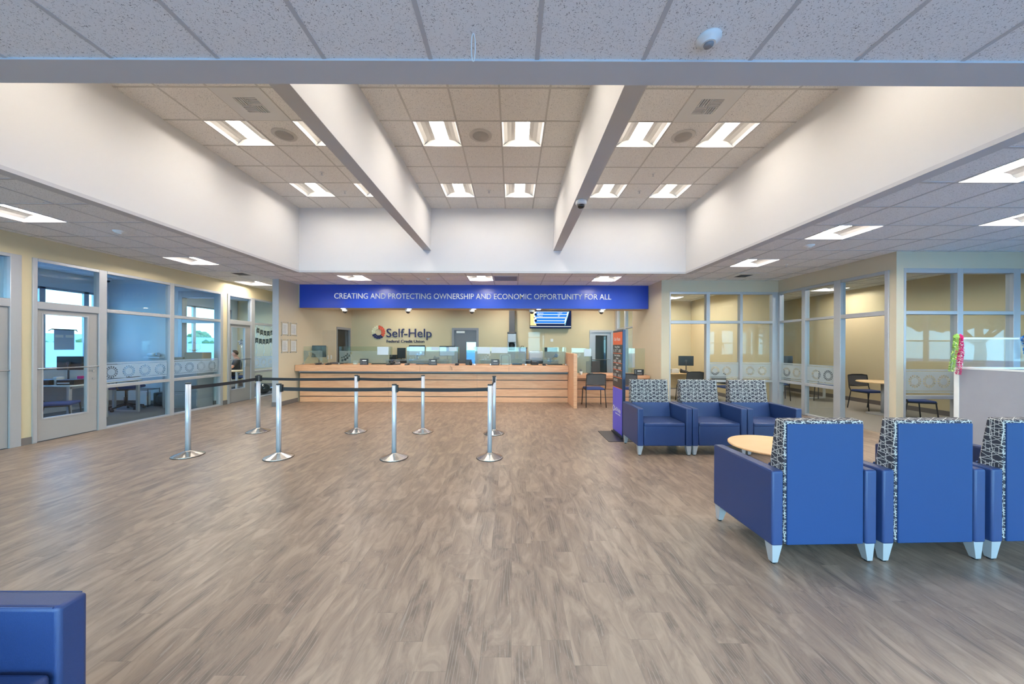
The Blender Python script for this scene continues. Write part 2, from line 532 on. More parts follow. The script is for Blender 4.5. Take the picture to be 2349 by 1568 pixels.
carpet = pbr('office_carpet', (0.20, 0.21, 0.22), 0.98, spec=0.05, var=0.35, vs=160)
carpet_w = pbr('office_carpet_warm', (0.30, 0.28, 0.25), 0.98, spec=0.05, var=0.30, vs=120)

# patterned upholstery: white crossing lines on charcoal
def pattern():
    m, nt, out = new('geometric_upholstery'); h = N(nt)
    p = h.node('ShaderNodeBsdfPrincipled'); p.inputs['Roughness'].default_value = 0.85
    uv = h.node('ShaderNodeUVMap').outputs[0]
    def vor(sc, rnd, w, off):
        n = h.node('ShaderNodeTexVoronoi', feature='DISTANCE_TO_EDGE', voronoi_dimensions='2D')
        n.inputs['Scale'].default_value = sc; n.inputs['Randomness'].default_value = rnd
        h.link(h.vec(uv, (1, 1, 1), off), n.inputs['Vector'])
        return h.m('LESS_THAN', n.outputs['Distance'], w)
    a = vor(17.0, 0.30, 0.034, (0.3, 0.1, 0))
    s = h.node('ShaderNodeSeparateXYZ'); h.link(uv, s.inputs[0])
    def fam(deg, sp, w, off=0.0):
        c, d = math.cos(math.radians(deg)), math.sin(math.radians(deg))
        q = h.m('ADD', h.m('MULTIPLY', s.outputs[0], c / sp), h.m('MULTIPLY_ADD', s.outputs[1], d / sp, off))
        return h.m('LESS_THAN', h.m('PINGPONG', q, 0.5), w / 2 / sp)
    nm = h.noise(uv, 16, 0)
    l1 = fam(60, 0.047, 0.0034); l2 = fam(120, 0.047, 0.0034, .3)
    l3 = h.m('MULTIPLY', fam(0, 0.0235, 0.003), h.m('GREATER_THAN', nm, 0.53))
    f = h.m('MAXIMUM', h.m('MAXIMUM', a, l1), h.m('MAXIMUM', l2, l3))
    h.link(h.mix(f, (0.040, 0.038, 0.052), (0.58, 0.56, 0.52)), p.inputs['Base Color'])
    h.link(p.outputs[0], out.inputs[0])
    return m
patt = pattern()
# ================================================================== STRUCTURE
ZL, ZU = 3.165, 4.598          # lobby ceiling, raised ceiling
AX0, AX1, AY0, AY1 = -4.78, 3.87, 2.18, 7.80
T = 0.61
XL, XR = -7.35, 6.57
# floors
b = B(); b.box(XL, 9.7, -4, 5.97, -0.04, 0); b.box(XL, XR, 5.97, 8.62, -0.04, 0); b.box(-5.8, 3.68, 8.62, 12.7, -0.04, 0); b.box(XL, -5.8, 8.62, 13.0, -0.04, 0)
struct('floor', b, floor_m, 'grey brown wood plank floor of the lobby')
b = B(); b.box(-10.25, XL, 1.0, 13.0, -0.04, 0.0)
struct('floor', b, carpet, 'blue grey carpet in the glazed offices on the left')
b = B(); b.box(XR, 9.7, 5.97, 12.6, -0.04, 0.0); b.box(3.68, XR, 8.62, 12.6, -0.04, 0.0); b.box(2.0, 4.5, 12.7, 14.5, -0.04, 0.0)
struct('floor', b, carpet_w, 'warm grey carpet in the glazed offices on the right')
b = B(); b.box(-120, 60, -60, 130, -0.12, -0.05)
struct('ground', b, ground_m, 'grey asphalt outside the windows')

# light cells: (x0,y0) of a 0.61 m cell
LOW_LIGHTS = [(-6.575, 4.08, 'ceiling light over the left aisle nearest the camera'),
              (-6.575, 6.52, 'ceiling light in the middle of the left aisle'),
              (-7.185, 8.96, 'ceiling light at the far end of the left aisle beside the column'),
              (4.405, 2.86, 'ceiling light over the right seating nearest the camera'),
              (4.405, 4.69, 'ceiling light in the middle of the right aisle'),
              (4.405, 6.52, 'ceiling light at the far end of the right aisle'),
              (6.235, 4.08, 'ceiling light at the right edge above the cubicle partition'),
              (-8.405, 9.57, 'added ceiling light just behind the office partition on the left'),  # extra light, added because the left offices were too dark
              (-9.015, 10.79, 'ceiling light inside the office of the seated man'),
              (7.455, 7.13, 'added ceiling light inside the right office near the front glass'),  # added to brighten the right office interior
              (5.015, 11.40, 'added farther ceiling light in the office behind the armchairs'),  # second light added here to lift a dark room
              (8.675, 9.57, 'ceiling light inside the right glazed office'),
              (5.015, 10.18, 'ceiling light inside the office behind the armchairs')]
FAR_LIGHTS = [(-4.135, 8.17, 'ceiling light above the left end of the blue banner'),
              (-1.085, 8.17, 'ceiling light above the middle of the blue banner'),
              (1.965, 8.17, 'ceiling light above the right end of the blue banner'),
              (-4.135, 11.22, 'ceiling light behind the bulkhead over the left teller desks'),
              (-0.475, 11.22, 'ceiling light behind the bulkhead over the middle teller desks'),
              (2.575, 11.22, 'ceiling light behind the bulkhead over the right teller desks')]
ADDED_REAR_LIGHTS = [(PX0 + .135, PY0, f'added unseen ceiling light behind the camera, {n}') for PX0, PY0, n in ((-.61 * 6, 2.81 - .61 * 9, 'far left'), (-.61 * 1, 2.81 - .61 * 9, 'far middle'), (.61 * 4, 2.81 - .61 * 9, 'far right'), (-.61 * 4, 2.81 - .61 * 7, 'near left'), (.61 * 2, 2.81 - .61 * 7, 'near right'))]  # out of view, added to brighten the near floor and ceiling
LOW_VENTS = [(-6.575, 7.74, 'square ceiling air vent in the left aisle'),
             (5.015, 7.74, 'square ceiling air vent in the right aisle')]
FAR_VENTS = [(-0.475, 8.17, 'flat grey ceiling return vent beside the middle light of the banner')]
UP_LIGHTS = []
for bx, bn in ((-4.26, 'left'), (-1.39, 'middle'), (1.57, 'right')):
    for cx, cn in ((0, 'left'), (2, 'right')):
        for cy, rn in ((2.94, 'added unseen front'), (4.77, 'nearer'), (6.60, 'farther')):  # front row is unseen, added for light on the near upper walls
            UP_LIGHTS.append((bx + cx * T, cy, f'bright recessed light, {cn} one of the {rn} pair in the {bn} ceiling bay'))
UP_VENTS = [(-3.65, 4.16, 'white ceiling air diffuser with square grille in the left bay'),
            (2.18, 4.16, 'white ceiling air diffuser with square grille in the right bay')]

def tiles(b, x0, x1, y0, y1, z, px, py, holes, side=1):
    k0 = math.floor((x0 - px) / T); k1 = math.ceil((x1 - px) / T)
    j0 = math.floor((y0 - py) / T); j1 = math.ceil((y1 - py) / T)
    for k in range(k0, k1):
        for j in range(j0, j1):
            a0 = px + k * T; c0 = py + j * T
            a, c = max(a0, x0), max(c0, y0); a1, c1 = min(a0 + T, x1), min(c0 + T, y1)
            if a1 - a < 1e-4 or c1 - c < 1e-4: continue
            if any(abs(h[0] - a0) < 0.03 and abs(h[1] - c0) < 0.03 for h in holes): continue
            b.quad([(a, c, z), (a, c1, z), (a1, c1, z), (a1, c, z)], 0)
    for k in range(k0, k1 + 1):
        xx = px + k * T
        if x0 < xx < x1: b.box(xx - 0.012, xx + 0.012, y0, y1, z - 0.004, z + 0.02, mi=1)
    for j in range(j0, j1 + 1):
        yy = py + j * T
        if y0 < yy < y1: b.box(x0, x1, yy - 0.012, yy + 0.012, z - 0.0035, z + 0.02, mi=1)
b = B()
PX, PY, PYF = 0.135, 2.86, 8.17
tiles(b, -4.93, 4.02, -4.0, 2.0, ZL, PX, PY - 0.05, [l[:2] for l in ADDED_REAR_LIGHTS])
tiles(b, -10.3, -4.93, -4.0, 14.5, ZL, PX, PY, [l[:2] for l in LOW_LIGHTS + LOW_VENTS])
tiles(b, 4.02, 9.8, -4.0, 14.5, ZL, PX, PY, [l[:2] for l in LOW_LIGHTS + LOW_VENTS])
tiles(b, -4.93, 4.02, AY1 + 0.02, 14.5, ZL, PX, PYF, [l[:2] for l in FAR_LIGHTS + FAR_VENTS])
struct('ceiling', b, [tile_lo, tbar], 'low grey acoustic tile ceiling around the raised bays')
b = B()
for x0, x1, px in ((AX0, -2.0, -4.26), (-1.83, 0.91, -1.39), (1.09, AX1, 1.57)):
    tiles(b, x0, x1, AY0, AY1, ZU, px, 4.77, [l[:2] for l in UP_LIGHTS + UP_VENTS])
struct('ceiling', b, [tile_up, tbar_up], 'raised tile ceiling in three bays')
# drywall rim round the raised bays (soffit strip) and its upright faces
b = B()
b.box(-4.93, 4.02, 2.0, 2.18, ZL - 0.012, ZL + 0.03); b.box(-4.93, -4.78, 2.18, 7.8, ZL - 0.012, ZL + 0.03)
b.box(3.87, 4.02, 2.18, 7.8, ZL - 0.012, ZL + 0.03); b.box(-4.93, 4.02, 7.8, 7.84, ZL - 0.012, ZL + 0.03)
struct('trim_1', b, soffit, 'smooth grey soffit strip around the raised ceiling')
for nm, box, lb in (('wall_upper_left', (-4.9, AX0, AY0 - .12, AY1 + .12), 'white upper wall on the left of the raised ceiling'),
                    ('wall_upper_right', (AX1, AX1 + .12, AY0 - .12, AY1 + .12), 'white upper wall on the right of the raised ceiling'),
                    ('wall_upper_back', (AX0, AX1, AY1, AY1 + .12), 'white upper wall above the blue banner'),
                    ('wall_upper_front', (AX0, AX1, AY0 - .12, AY0), 'white upper wall over the near edge of the raised ceiling')):
    b = B(); b.box(box[0], box[1], box[2], box[3], ZL + 0.03, ZU + 0.1); struct(nm, b, white_w, lb)
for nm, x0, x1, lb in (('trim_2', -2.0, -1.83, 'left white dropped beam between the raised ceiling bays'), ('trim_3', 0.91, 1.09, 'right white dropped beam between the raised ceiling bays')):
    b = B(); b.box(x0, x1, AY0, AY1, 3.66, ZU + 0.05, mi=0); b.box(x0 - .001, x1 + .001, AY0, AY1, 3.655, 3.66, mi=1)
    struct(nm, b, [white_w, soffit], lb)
b = B(); b.box(-10.5, 9.9, -4.2, 14.6, ZU + 0.35, ZU + 0.45); struct('roof', b, soffit, 'roof deck above the ceilings')

# ---- main walls
b = B(); b.box(XL - .12, XL, -4, 3.9, 0, ZL); b.box(XL - .12, XL, 5.21, 5.33, 0, 2.85); b.box(XL - .12, XL, 8.837, 8.985, 0, 2.85)
b.box(XL - .12, XL, 3.9, 13.0, 2.85, ZL); b.box(XL - .12, XL, 12.2, 13.0, 0, 2.85)
struct('wall_left', b, yellow, 'cream yellow wall around the left glazed offices')
b = B(); b.box(XR, XR + .12, 5.97, 6.08, 0, ZL); b.box(XR, XR + .12, 6.08, 8.62, 2.87, ZL)
struct('wall_right', b, beige, 'cream wall above the right glazed office')
b = B(); b.box(XR + .12, 6.69, 5.97, 6.09, 0, 2.88) if False else None
b.box(XR + .12, 9.7, 5.97, 6.09, 2.88, ZL); b.box(XR + .12, 6.695, 5.97, 6.09, 0, 2.88)
struct('wall_right_front', b, beige, 'cream wall over the window facing the camera at the right')
b = B(); b.box(3.68, 3.88, 8.62, 8.74, 0, ZL); b.box(3.88, XR, 8.62, 8.74, 2.88, ZL)
b.box(3.68, 3.80, 8.74, 10.68, 0, ZL); b.box(3.68, 3.80, 10.68, 12.6, 2.9, ZL); b.box(3.68, 3.80, 12.5, 12.6, 0, 2.9)
struct('wall_column_right', b, beige, 'cream wall end beside the right of the teller counter')
b = B(); b.box(-5.95, -5.80, 8.65, 11.5, 0, ZL); b.box(-5.95, -5.80, 11.5, 12.49, 2.14, ZL); b.box(-5.95, -5.80, 12.49, 12.7, 0, ZL)
struct('wall_column_left', b, beige, 'cream wall end with four framed notices beside the counter')
b = B(); b.box(-5.80, -2.18, 12.58, 12.70, 0, ZL); b.box(-1.22, 2.78, 12.58, 12.70, 0, ZL); b.box(3.62, 3.68, 12.58, 12.70, 0, ZL)
b.box(-2.18, -1.22, 12.58, 12.70, 2.17, ZL); b.box(2.78, 3.62, 12.58, 12.70, 2.11, ZL)
struct('wall_back', b, yellow, 'cream yellow back wall behind the tellers carrying the logo')
b = B(); b.box(1.9, 2.0, 12.7, 14.5, 0, ZL); b.box(4.5, 4.6, 12.7, 14.5, 0, ZL); b.box(1.9, 4.6, 14.5, 14.6, 0, ZL)
struct('wall_back_vestibule', b, office_w, 'plain walls behind the glazed door at the back')
b = B(); b.box(-6.9, -6.8, 10.5, 13.0, 0, ZL); b.box(XL, -5.95, 13.0, 13.1, 0, ZL)
struct('wall_corridor', b, beige, 'cream wall closing the passage behind the left column')
# interior office walls
b = B(); b.box(-10.25, XL - .12, 5.21, 5.32, 0, ZL)
b.box(-10.25, -8.47, 8.86, 8.96, 0, ZL); b.box(-8.47, XL - .12, 8.86, 8.96, 2.88, ZL); b.box(-8.47, XL - .12, 8.86, 8.96, 0, 0.8)
b.box(-10.25, XL - .12, 1.0, 1.1, 0, ZL)
struct('wall_office_left', b, office_w, 'pale partition walls inside the left offices')
b = B(); b.box(-10.25, XL - .0, 13.0, 13.12, 0, ZL)
struct('wall_office_left_back', b, yellow, 'cream wall behind the seated man')
b = B()
for y0, y1, z0, z1 in ((1, 13.1, 2.79, ZL), (1, 13.1, 0, .95), (1, 1.5, .95, 2.79), (4.9, 5.7, .95, 2.79), (8.62, 9.25, .95, 2.79), (12.75, 13.1, .95, 2.79)):
    b.box(-10.37, -10.25, y0, y1, z0, z1)
struct('wall_exterior_left', b, office_w, 'outside wall of the left offices')
b = B(); b.box(9.7, 9.82, 5.2, 12.72, 0, ZL); b.box(9.7, 9.82, -4, 5.2, 2.30, ZL); b.box(9.7, 9.82, -4, -3.2, 0, 2.3); b.box(9.7, 9.82, -3.2, 5.2, 0, .1)
struct('wall_office_right', b, yellow, 'cream yellow side wall of the right office')
b = B(); b.box(3.8, 9.7, 12.6, 12.72, 0, ZL); b.box(6.45, 6.57, 8.74, 12.6, 0, ZL)
struct('wall_office_right_back', b, yellow, 'cream yellow walls of the office behind the armchairs')
# baseboards
b = B(); b.box(XL, XL + .012, 5.21, 5.33, 0, .11); b.box(XL, XL + .012, 8.837, 8.985, 0, .11); b.box(XL, XL + .012, -4, 3.9, 0, .11)
struct('baseboard_left', b, basegrey, 'dark grey vinyl base along the left wall')
b = B(); b.box(-5.96, -5.788, 8.638, 8.65, 0, .11); b.box(-5.80, -5.788, 8.65, 9.42, 0, .11); b.box(-5.962, -5.95, 8.65, 12.5, 0, .11)
struct('baseboard_column', b, basegrey, 'dark grey vinyl base around the left column')
b = B(); b.box(9.688, 9.7, 6.1, 12.6, 0, .11); b.box(3.8, 6.45, 12.588, 12.6, 0, .11); b.box(6.438, 6.45, 8.8, 12.58, 0, .11)
b.box(-10.24, XL - .12, 8.848, 8.86, 0, .11); b.box(-10.25, XL - .13, 12.988, 13.0, 0, .11); b.box(3.668, 3.68, 8.62, 10.6, 0, .11)
struct('baseboard_office', b, basegrey, 'dark grey vinyl base in the offices')
b = B(); b.box(-5.953, -5.797, 8.644, 8.65, .11, ZL); struct('trim_5', b, alu, 'grey end cap on the left column')
# bulkhead behind the blue banner
b = B(); b.box(-5.80, 3.68, 9.44, 9.97, 2.54, ZL)
struct('trim_4', b, soffit if False else beige, 'cream bulkhead over the teller counter')

# ---- storefront glazing
def ringholes(cs, z, R=0.098, r=0.0135):
    h = []
    for u in cs:
        for k in range(16):
            a = 2 * pi * k / 16
            h.append((u + R * math.cos(a), z + R * math.sin(a), r))
            h.append((u + R * 0.72 * math.cos(a), z + R * 0.72 * math.sin(a), r * 0.72))
    return h
def film_part(ax, c, spans, z0, z1, parent, mat=film, step=0.29, zc=None, name='frosted_film', tops=True):
    b = B()
    M = frame((c, 0, 0), (0, 1, 0), (0, 0, 1), (1, 0, 0)) if ax == 'x' else frame((0, c, 0), (1, 0, 0), (0, 0, 1), (0, -1, 0))
    zc = zc or (z0 + z1) / 2
    for u0, u1, cs in spans:
        hs = [q for q in ringholes(cs, zc) if u0 + .02 < q[0] < u1 - .02]
        b.plate([(u0, z0 + .04), (u1, z0 + .04), (u1, z1 - .04), (u0, z1 - .04)], hs, M, 0.001)
        if tops:
            wb(b, ax, c, .001, u0, u1, z1 - .03, z1); wb(b, ax, c, .001, u0, u1, z0, z0 + .028)
    return b.build(name, mat, parent)
def glazing(name, label, ax, c, bars, panes, mat=alu, t=.105, gm=winglass):
    b = B()
    for q in bars:
        wb(b, ax, c, t if len(q) < 5 else q[4], q[0], q[1], q[2], q[3], bev=.004, seg=1)
    w = struct(name, b, mat, label)
    b = B()
    for u0, u1, z0, z1 in panes: wb(b, ax, c, .008, u0, u1, z0, z1)
    b.build('pane', gm, w)
    return w
def leaf(name, label, ax, c, u0, u1, gz0, gz1, gu0, gu1, bar=1.14, side=1, mat=doorgrey, z1=2.065, pull=None, knobs=None):
    b = B(); tt = .045
    wb(b, ax, c, tt, u0, gu0, .012, z1); wb(b, ax, c, tt, gu1, u1, .012, z1)
    wb(b, ax, c, tt, gu0, gu1, .012, gz0); wb(b, ax, c, tt, gu0, gu1, gz1, z1)
    d = struct(name, b, mat, label)
    b = B(); wb(b, ax, c, .008, gu0, gu1, gz0, gz1); b.build('pane', winglass, d)
    b = B()
    for q in ((gu0 - .012, gu0 + .008, gz0 - .012, gz1 + .012), (gu1 - .008, gu1 + .012, gz0 - .012, gz1 + .012), (gu0, gu1, gz0 - .014, gz0 + .008), (gu0, gu1, gz1 - .008, gz1 + .012)):
        wb(b, ax, c, tt + .012, *q)
    b.build('glazing_bead', alu, d)
    if bar:
        b = B()
        P = (lambda u, z, w: (c + side * w, u, z)) if ax == 'x' else (lambda u, z, w: (u, c - side * w, z))
        b.tube([P(u0 + .01, bar, .022), P(u0 + .01, bar, .055), P(u1 - .01, bar, .055), P(u1 - .01, bar, .022)], .011)
        b.build('push_bar', steel, d)
    if pull:
        b = B(); P = (lambda u, z, w: (c + side * w, u, z)) if ax == 'x' else (lambda u, z, w: (u, c - side * w, z))
        b.tube([P(pull, .93, .022), P(pull, .93, .06), P(pull, 1.10, .06), P(pull, 1.10, .022)], .010)
        b.build('door_handle', steel, d)
    if knobs:
        b = B(); P = (lambda u, z, w: (c + side * w, u, z)) if ax == 'x' else (lambda u, z, w: (u, c - side * w, z))
        for z in knobs: b.tube([P(u1 - .06, z, .02), P(u1 - .06, z, .035)], .016, 12)
        b.build('lock', steel, d)
    return d
CL = XL - .032
# door A at the left edge
glazing('window_1', 'aluminium frame and transom around the half seen door at left edge', 'x', CL,
        [(5.09, 5.21, 0, 2.85), (3.9, 4.05, 0, 2.85), (4.05, 5.09, 2.80, 2.85), (4.05, 5.09, 2.07, 2.19)], [(4.05, 5.09, 2.19, 2.80)])
leaf('door_1', 'grey office door cut off by the left edge', 'x', XL - .03, 4.06, 5.085, .36, 2.0, 4.2, 4.9)
# unit B
w2 = glazing('window_2', 'wide aluminium glazed front of the left office with frosted band', 'x', CL,
        [(5.33, 5.385, 0, 2.85), (6.185, 6.306, 0, 2.85), (7.468, 7.564, 0, 2.85), (8.757, 8.837, 0, 2.85),
         (5.385, 6.185, 2.80, 2.85), (6.306, 7.468, 2.80, 2.85), (7.564, 8.757, 2.80, 2.85),
         (5.385, 6.185, 2.07, 2.186), (6.306, 7.468, 2.10, 2.165), (7.564, 8.757, 2.10, 2.165),
         (6.306, 7.468, .735, .795), (7.564, 8.757, .735, .795), (6.306, 7.468, 0, .035), (7.564, 8.757, 0, .035)],
        [(5.385, 6.185, 2.186, 2.8), (6.306, 7.468, .035, 2.8), (7.564, 8.757, .035, 2.8)])
film_part('x', CL + .01, [(6.31, 7.44, [6.41, 6.705, 7.0, 7.30]), (7.57, 8.73, [7.67, 7.965, 8.26, 8.555])], .86, 1.195, w2, zc=1.015)
leaf('door_2', 'grey office door with tall glass and push bar, left of window band', 'x', XL - .03, 5.39, 6.18, .355, 2.0, 5.46, 6.04, knobs=(1.06, .93))
# unit C
w3 = glazing('window_3', 'aluminium front of the office where the man sits', 'x', CL,
        [(8.985, 9.055, 0, 2.85), (9.79, 9.926, 0, 2.85), (12.1, 12.2, 0, 2.85), (9.055, 9.79, 2.8, 2.85), (9.926, 12.1, 2.8, 2.85),
         (9.055, 9.79, 2.07, 2.186), (9.926, 12.1, 2.10, 2.165), (9.926, 12.1, .735, .795), (9.926, 12.1, 0, .035)],
        [(9.055, 9.79, 2.186, 2.8), (9.926, 12.1, .035, 2.8)])
film_part('x', CL + .01, [(9.93, 12.08, [10.05 + .29 * k for k in range(7)])], .86, 1.195, w3, zc=1.015)
leaf('door_3', 'grey office door with glass showing the seated man', 'x', XL - .03, 9.06, 9.785, .355, 2.0, 9.12, 9.60, pull=9.56)
# interior window in partition B|C
wi = glazing('window_4', 'bright aluminium window between the two left offices', 'y', 8.90,
        [(-8.47, -8.37, .8, 2.88), (-7.56, -7.47, .8, 2.88), (-8.37, -7.56, 2.72, 2.88), (-8.37, -7.56, 2.08, 2.17), (-8.37, -7.56, .8, .87)],
        [(-8.37, -7.56, .87, 2.72)], t=.14)
# exterior windows
for i, (y0, y1, ms, lb) in enumerate(((5.7, 8.62, (7.63, 8.42, 6.66), 'outside window of the left office behind the desk'),
                                  (9.25, 12.75, (10.2, 11.28, 12.2), 'outside window of the office with the seated man'),
                                  (1.5, 4.9, (2.6, 3.7), 'outside window of the nearest left office'))):
    bars = [(y0, y0 + .06, .95, 2.79), (y1 - .06, y1, .95, 2.79), (y0, y1, .95, 1.01), (y0, y1, 2.74, 2.79)]
    bars += [(m - .05, m + .05, .95, 2.79) for m in ms]
    w = glazing('window_%d' % (5 + i), lb, 'x', -10.31, bars, [(y0, y1, 1.0, 2.75)], t=.06, gm=tinted)
    b = B(); b.box(-10.305, -10.304, y0 + .05, y1 - .05, 1.01, 1.57); b.build('privacy_film', film_ext, w)
# right wall glazing (X = 6.57)
CR = XR + .032
w8 = glazing('window_8', 'aluminium glazed side front of the right office with open doorway', 'x', CR,
        [(6.08, 6.145, 0, 2.87), (6.965, 7.116, 0, 2.87), (7.81, 7.905, 0, 2.87), (8.55, 8.62, 0, 2.87),
         (6.145, 6.965, 2.81, 2.87), (7.116, 7.81, 2.81, 2.87), (7.905, 8.55, 2.81, 2.87),
         (6.145, 6.965, 2.09, 2.17), (7.116, 7.81, 2.11, 2.165), (7.905, 8.55, 2.11, 2.165),
         (7.116, 7.81, .66, .72), (7.905, 8.55, .66, .72), (7.116, 7.81, 0, .035), (7.905, 8.55, 0, .035)],
        [(6.145, 6.965, 2.17, 2.81), (7.116, 7.81, .035, 2.81), (7.905, 8.55, .035, 2.81)])
film_part('x', CR - .01, [(7.12, 7.80, [7.28, 7.57]), (7.91, 8.54, [8.09, 8.38])], .74, 1.14, w8, zc=.93)
# window facing the camera on the right (Y = 5.97)
w9 = glazing('window_9', 'large aluminium window facing the camera at the right edge', 'y', 6.015,
        [(6.695, 6.735, 0, 2.88), (7.61, 7.71, 0, 2.88), (8.57, 8.69, 0, 2.88), (9.62, 9.7, 0, 2.88),
         (6.735, 7.61, 2.80, 2.88), (7.71, 8.57, 2.80, 2.88), (8.69, 9.62, 2.80, 2.88),
         (6.735, 7.61, 2.09, 2.15), (7.71, 8.57, 2.09, 2.15), (8.69, 9.62, 2.09, 2.15),
         (6.735, 7.61, .64, .70), (7.71, 8.57, .64, .70), (8.69, 9.62, .64, .70), (6.735, 9.62, 0, .035)],
        [(6.735, 7.61, .035, 2.8), (7.71, 8.57, .035, 2.8), (8.69, 9.62, .035, 2.8)])
film_part('y', 6.005, [(6.74, 7.60, [6.93, 7.18, 7.43]), (7.72, 8.56, [7.9, 8.15, 8.4])], .74, 1.15, w9, zc=.94)
# window behind the armchairs (Y = 8.62)
w10 = glazing('window_10', 'aluminium window wall behind the row of armchairs', 'y', 8.665,
        [(3.88, 3.91, 0, 2.88), (4.79, 4.88, 0, 2.88), (5.62, 5.69, 0, 2.88), (6.42, 6.57, 0, 2.88),
         (3.91, 4.79, 2.82, 2.88), (4.88, 5.62, 2.82, 2.88), (5.69, 6.42, 2.82, 2.88),
         (3.91, 4.79, 2.09, 2.17), (4.88, 5.62, 2.10, 2.165), (5.69, 6.42, 2.10, 2.165),
         (4.88, 5.62, .65, .705), (5.69, 6.42, .65, .705), (4.88, 5.62, 0, .035), (5.69, 6.42, 0, .035)],
        [(3.91, 4.79, 2.17, 2.82), (4.88, 5.62, .035, 2.82), (5.69, 6.42, .035, 2.82)])
film_part('y', 8.655, [(4.89, 5.61, [5.03, 5.32]), (5.70, 6.41, [5.90, 6.2])], .74, 1.14, w10, zc=.93)
# teller side glazing on the right wall
w11 = glazing('window_11', 'narrow window with dark mullions at the right of the tellers', 'x', 3.74,
        [(10.68, 10.73, 0, 2.9), (11.42, 11.52, 0, 2.9), (12.3, 12.5, 0, 2.9), (10.73, 12.3, 2.11, 2.15), (10.73, 12.3, 2.85, 2.9)],
        [(10.73, 11.42, .1, 2.85), (11.52, 12.3, .1, 2.85)])
# back doors
def hollow_door(name, label, x0, x1, zt, c, mat, fm):
    b = B()
    b.box(x0, x0 + .08, c - .02, c + .12, 0, zt + .02); b.box(x1 - .08, x1, c - .02, c + .12, 0, zt + .02); b.box(x0 + .08, x1 - .08, c - .02, c + .12, zt - .06, zt + .02)
    return struct(name, b, fm, label)
d = hollow_door('door_4', 'slate grey back door with a narrow bright window', -2.18, -1.22, 2.15, 12.57, slate_door, midgrey)
b = B(); b.box(-2.10, -1.66, 12.60, 12.645, .01, 2.09); b.box(-1.32, -1.30, 12.60, 12.645, .01, 2.09); b.box(-1.66, -1.32, 12.60, 12.645, .01, .80); b.box(-1.66, -1.32, 12.60, 12.645, 1.66, 2.09)
b.build('door_leaf', slate_door, d)
b = B(); b.box(-1.66, -1.32, 12.62, 12.628, .80, 1.66); b.build('pane', lite, d)
b = B(); b.box(-2.02, -1.72, 12.56, 12.60, 1.98, 2.06, bev=.01); b.build('door_closer', whitep, d)
d = hollow_door('door_5', 'white framed glass door in the far right corner behind the desk', 2.78, 3.62, 2.09, 12.57, None, alu)
b = B(); b.box(2.86, 3.0, 12.60, 12.645, .01, 2.03); b.box(3.42, 3.54, 12.60, 12.645, .01, 2.03); b.box(3.0, 3.42, 12.60, 12.645, .01, .3); b.box(3.0, 3.42, 12.60, 12.645, 1.92, 2.03)
b.build('door_leaf', alu, d)
b = B(); b.box(3.0, 3.42, 12.62, 12.628, .3, 1.92); b.build('pane', winglass, d)
b = B(); b.tube([(2.9, 12.6, 1.05), (2.9, 12.55, 1.05), (3.5, 12.55, 1.05), (3.5, 12.6, 1.05)], .012); b.build('push_bar', steel, d)
b = B(); b.box(-5.90, -5.79, 11.5, 11.56, 0, 2.14); b.box(-5.90, -5.79, 12.43, 12.49, 0, 2.14); b.box(-5.90, -5.79, 11.56, 12.43, 2.06, 2.14)
d = struct('door_6', b, midgrey, 'very dark side door on the left of the teller area')
b = B(); b.box(-5.90, -5.855, 11.56, 12.43, .01, 2.06); b.build('door_leaf', brown_door, d)
b = B(); b.tube([(-5.855, 12.34, 1.02), (-5.80, 12.34, 1.02), (-5.80, 12.22, 1.02)], .012); b.build('door_handle', steel, d)

w = glazing('window_13', 'street side window strip on the right beyond the frame', 'x', 9.76, [(y - .04, y + .04, .1, 2.3) for y in (-3.16, -1.8, -.4, 1.0, 2.4, 3.8, 5.16)] + [(-3.2, 5.2, 2.26, 2.3), (-3.2, 5.2, .1, .14)], [(-3.2, 5.2, .14, 2.26)], t=.06, gm=tinted)
b = B(); b.box(9.79, 9.791, -3.2, 5.2, .14, 1.06); b.build('privacy_film', film_ext, w)
# storefront behind the camera: daylight comes in here
b = B(); b.box(XL, 9.7, -4.12, -4.0, 2.95, ZL); b.box(XL, 9.7, -4.12, -4.0, 0, .12)
for x in (XL + .2, -4.3, -1.0, 2.0, 5.0, 7.6, 9.6): b.box(x - .1, x + .1, -4.12, -3.98, .12, 2.95)
w = struct('wall_front', b, beige, 'wall with the street windows behind the camera')
b = B()
for x in (-5.8, -2.6, 0.5, 3.5, 6.3, 8.6): b.box(x - .03, x + .03, -4.1, -4.02, .12, 2.95)
b.box(XL, 9.7, -4.1, -4.02, 2.1, 2.16)
w = struct('window_12', b, alu, 'tall street windows behind the camera')
b = B(); b.box(XL + .1, 9.6, -4.064, -4.056, .12, 2.95); b.build('pane', winglass, w)

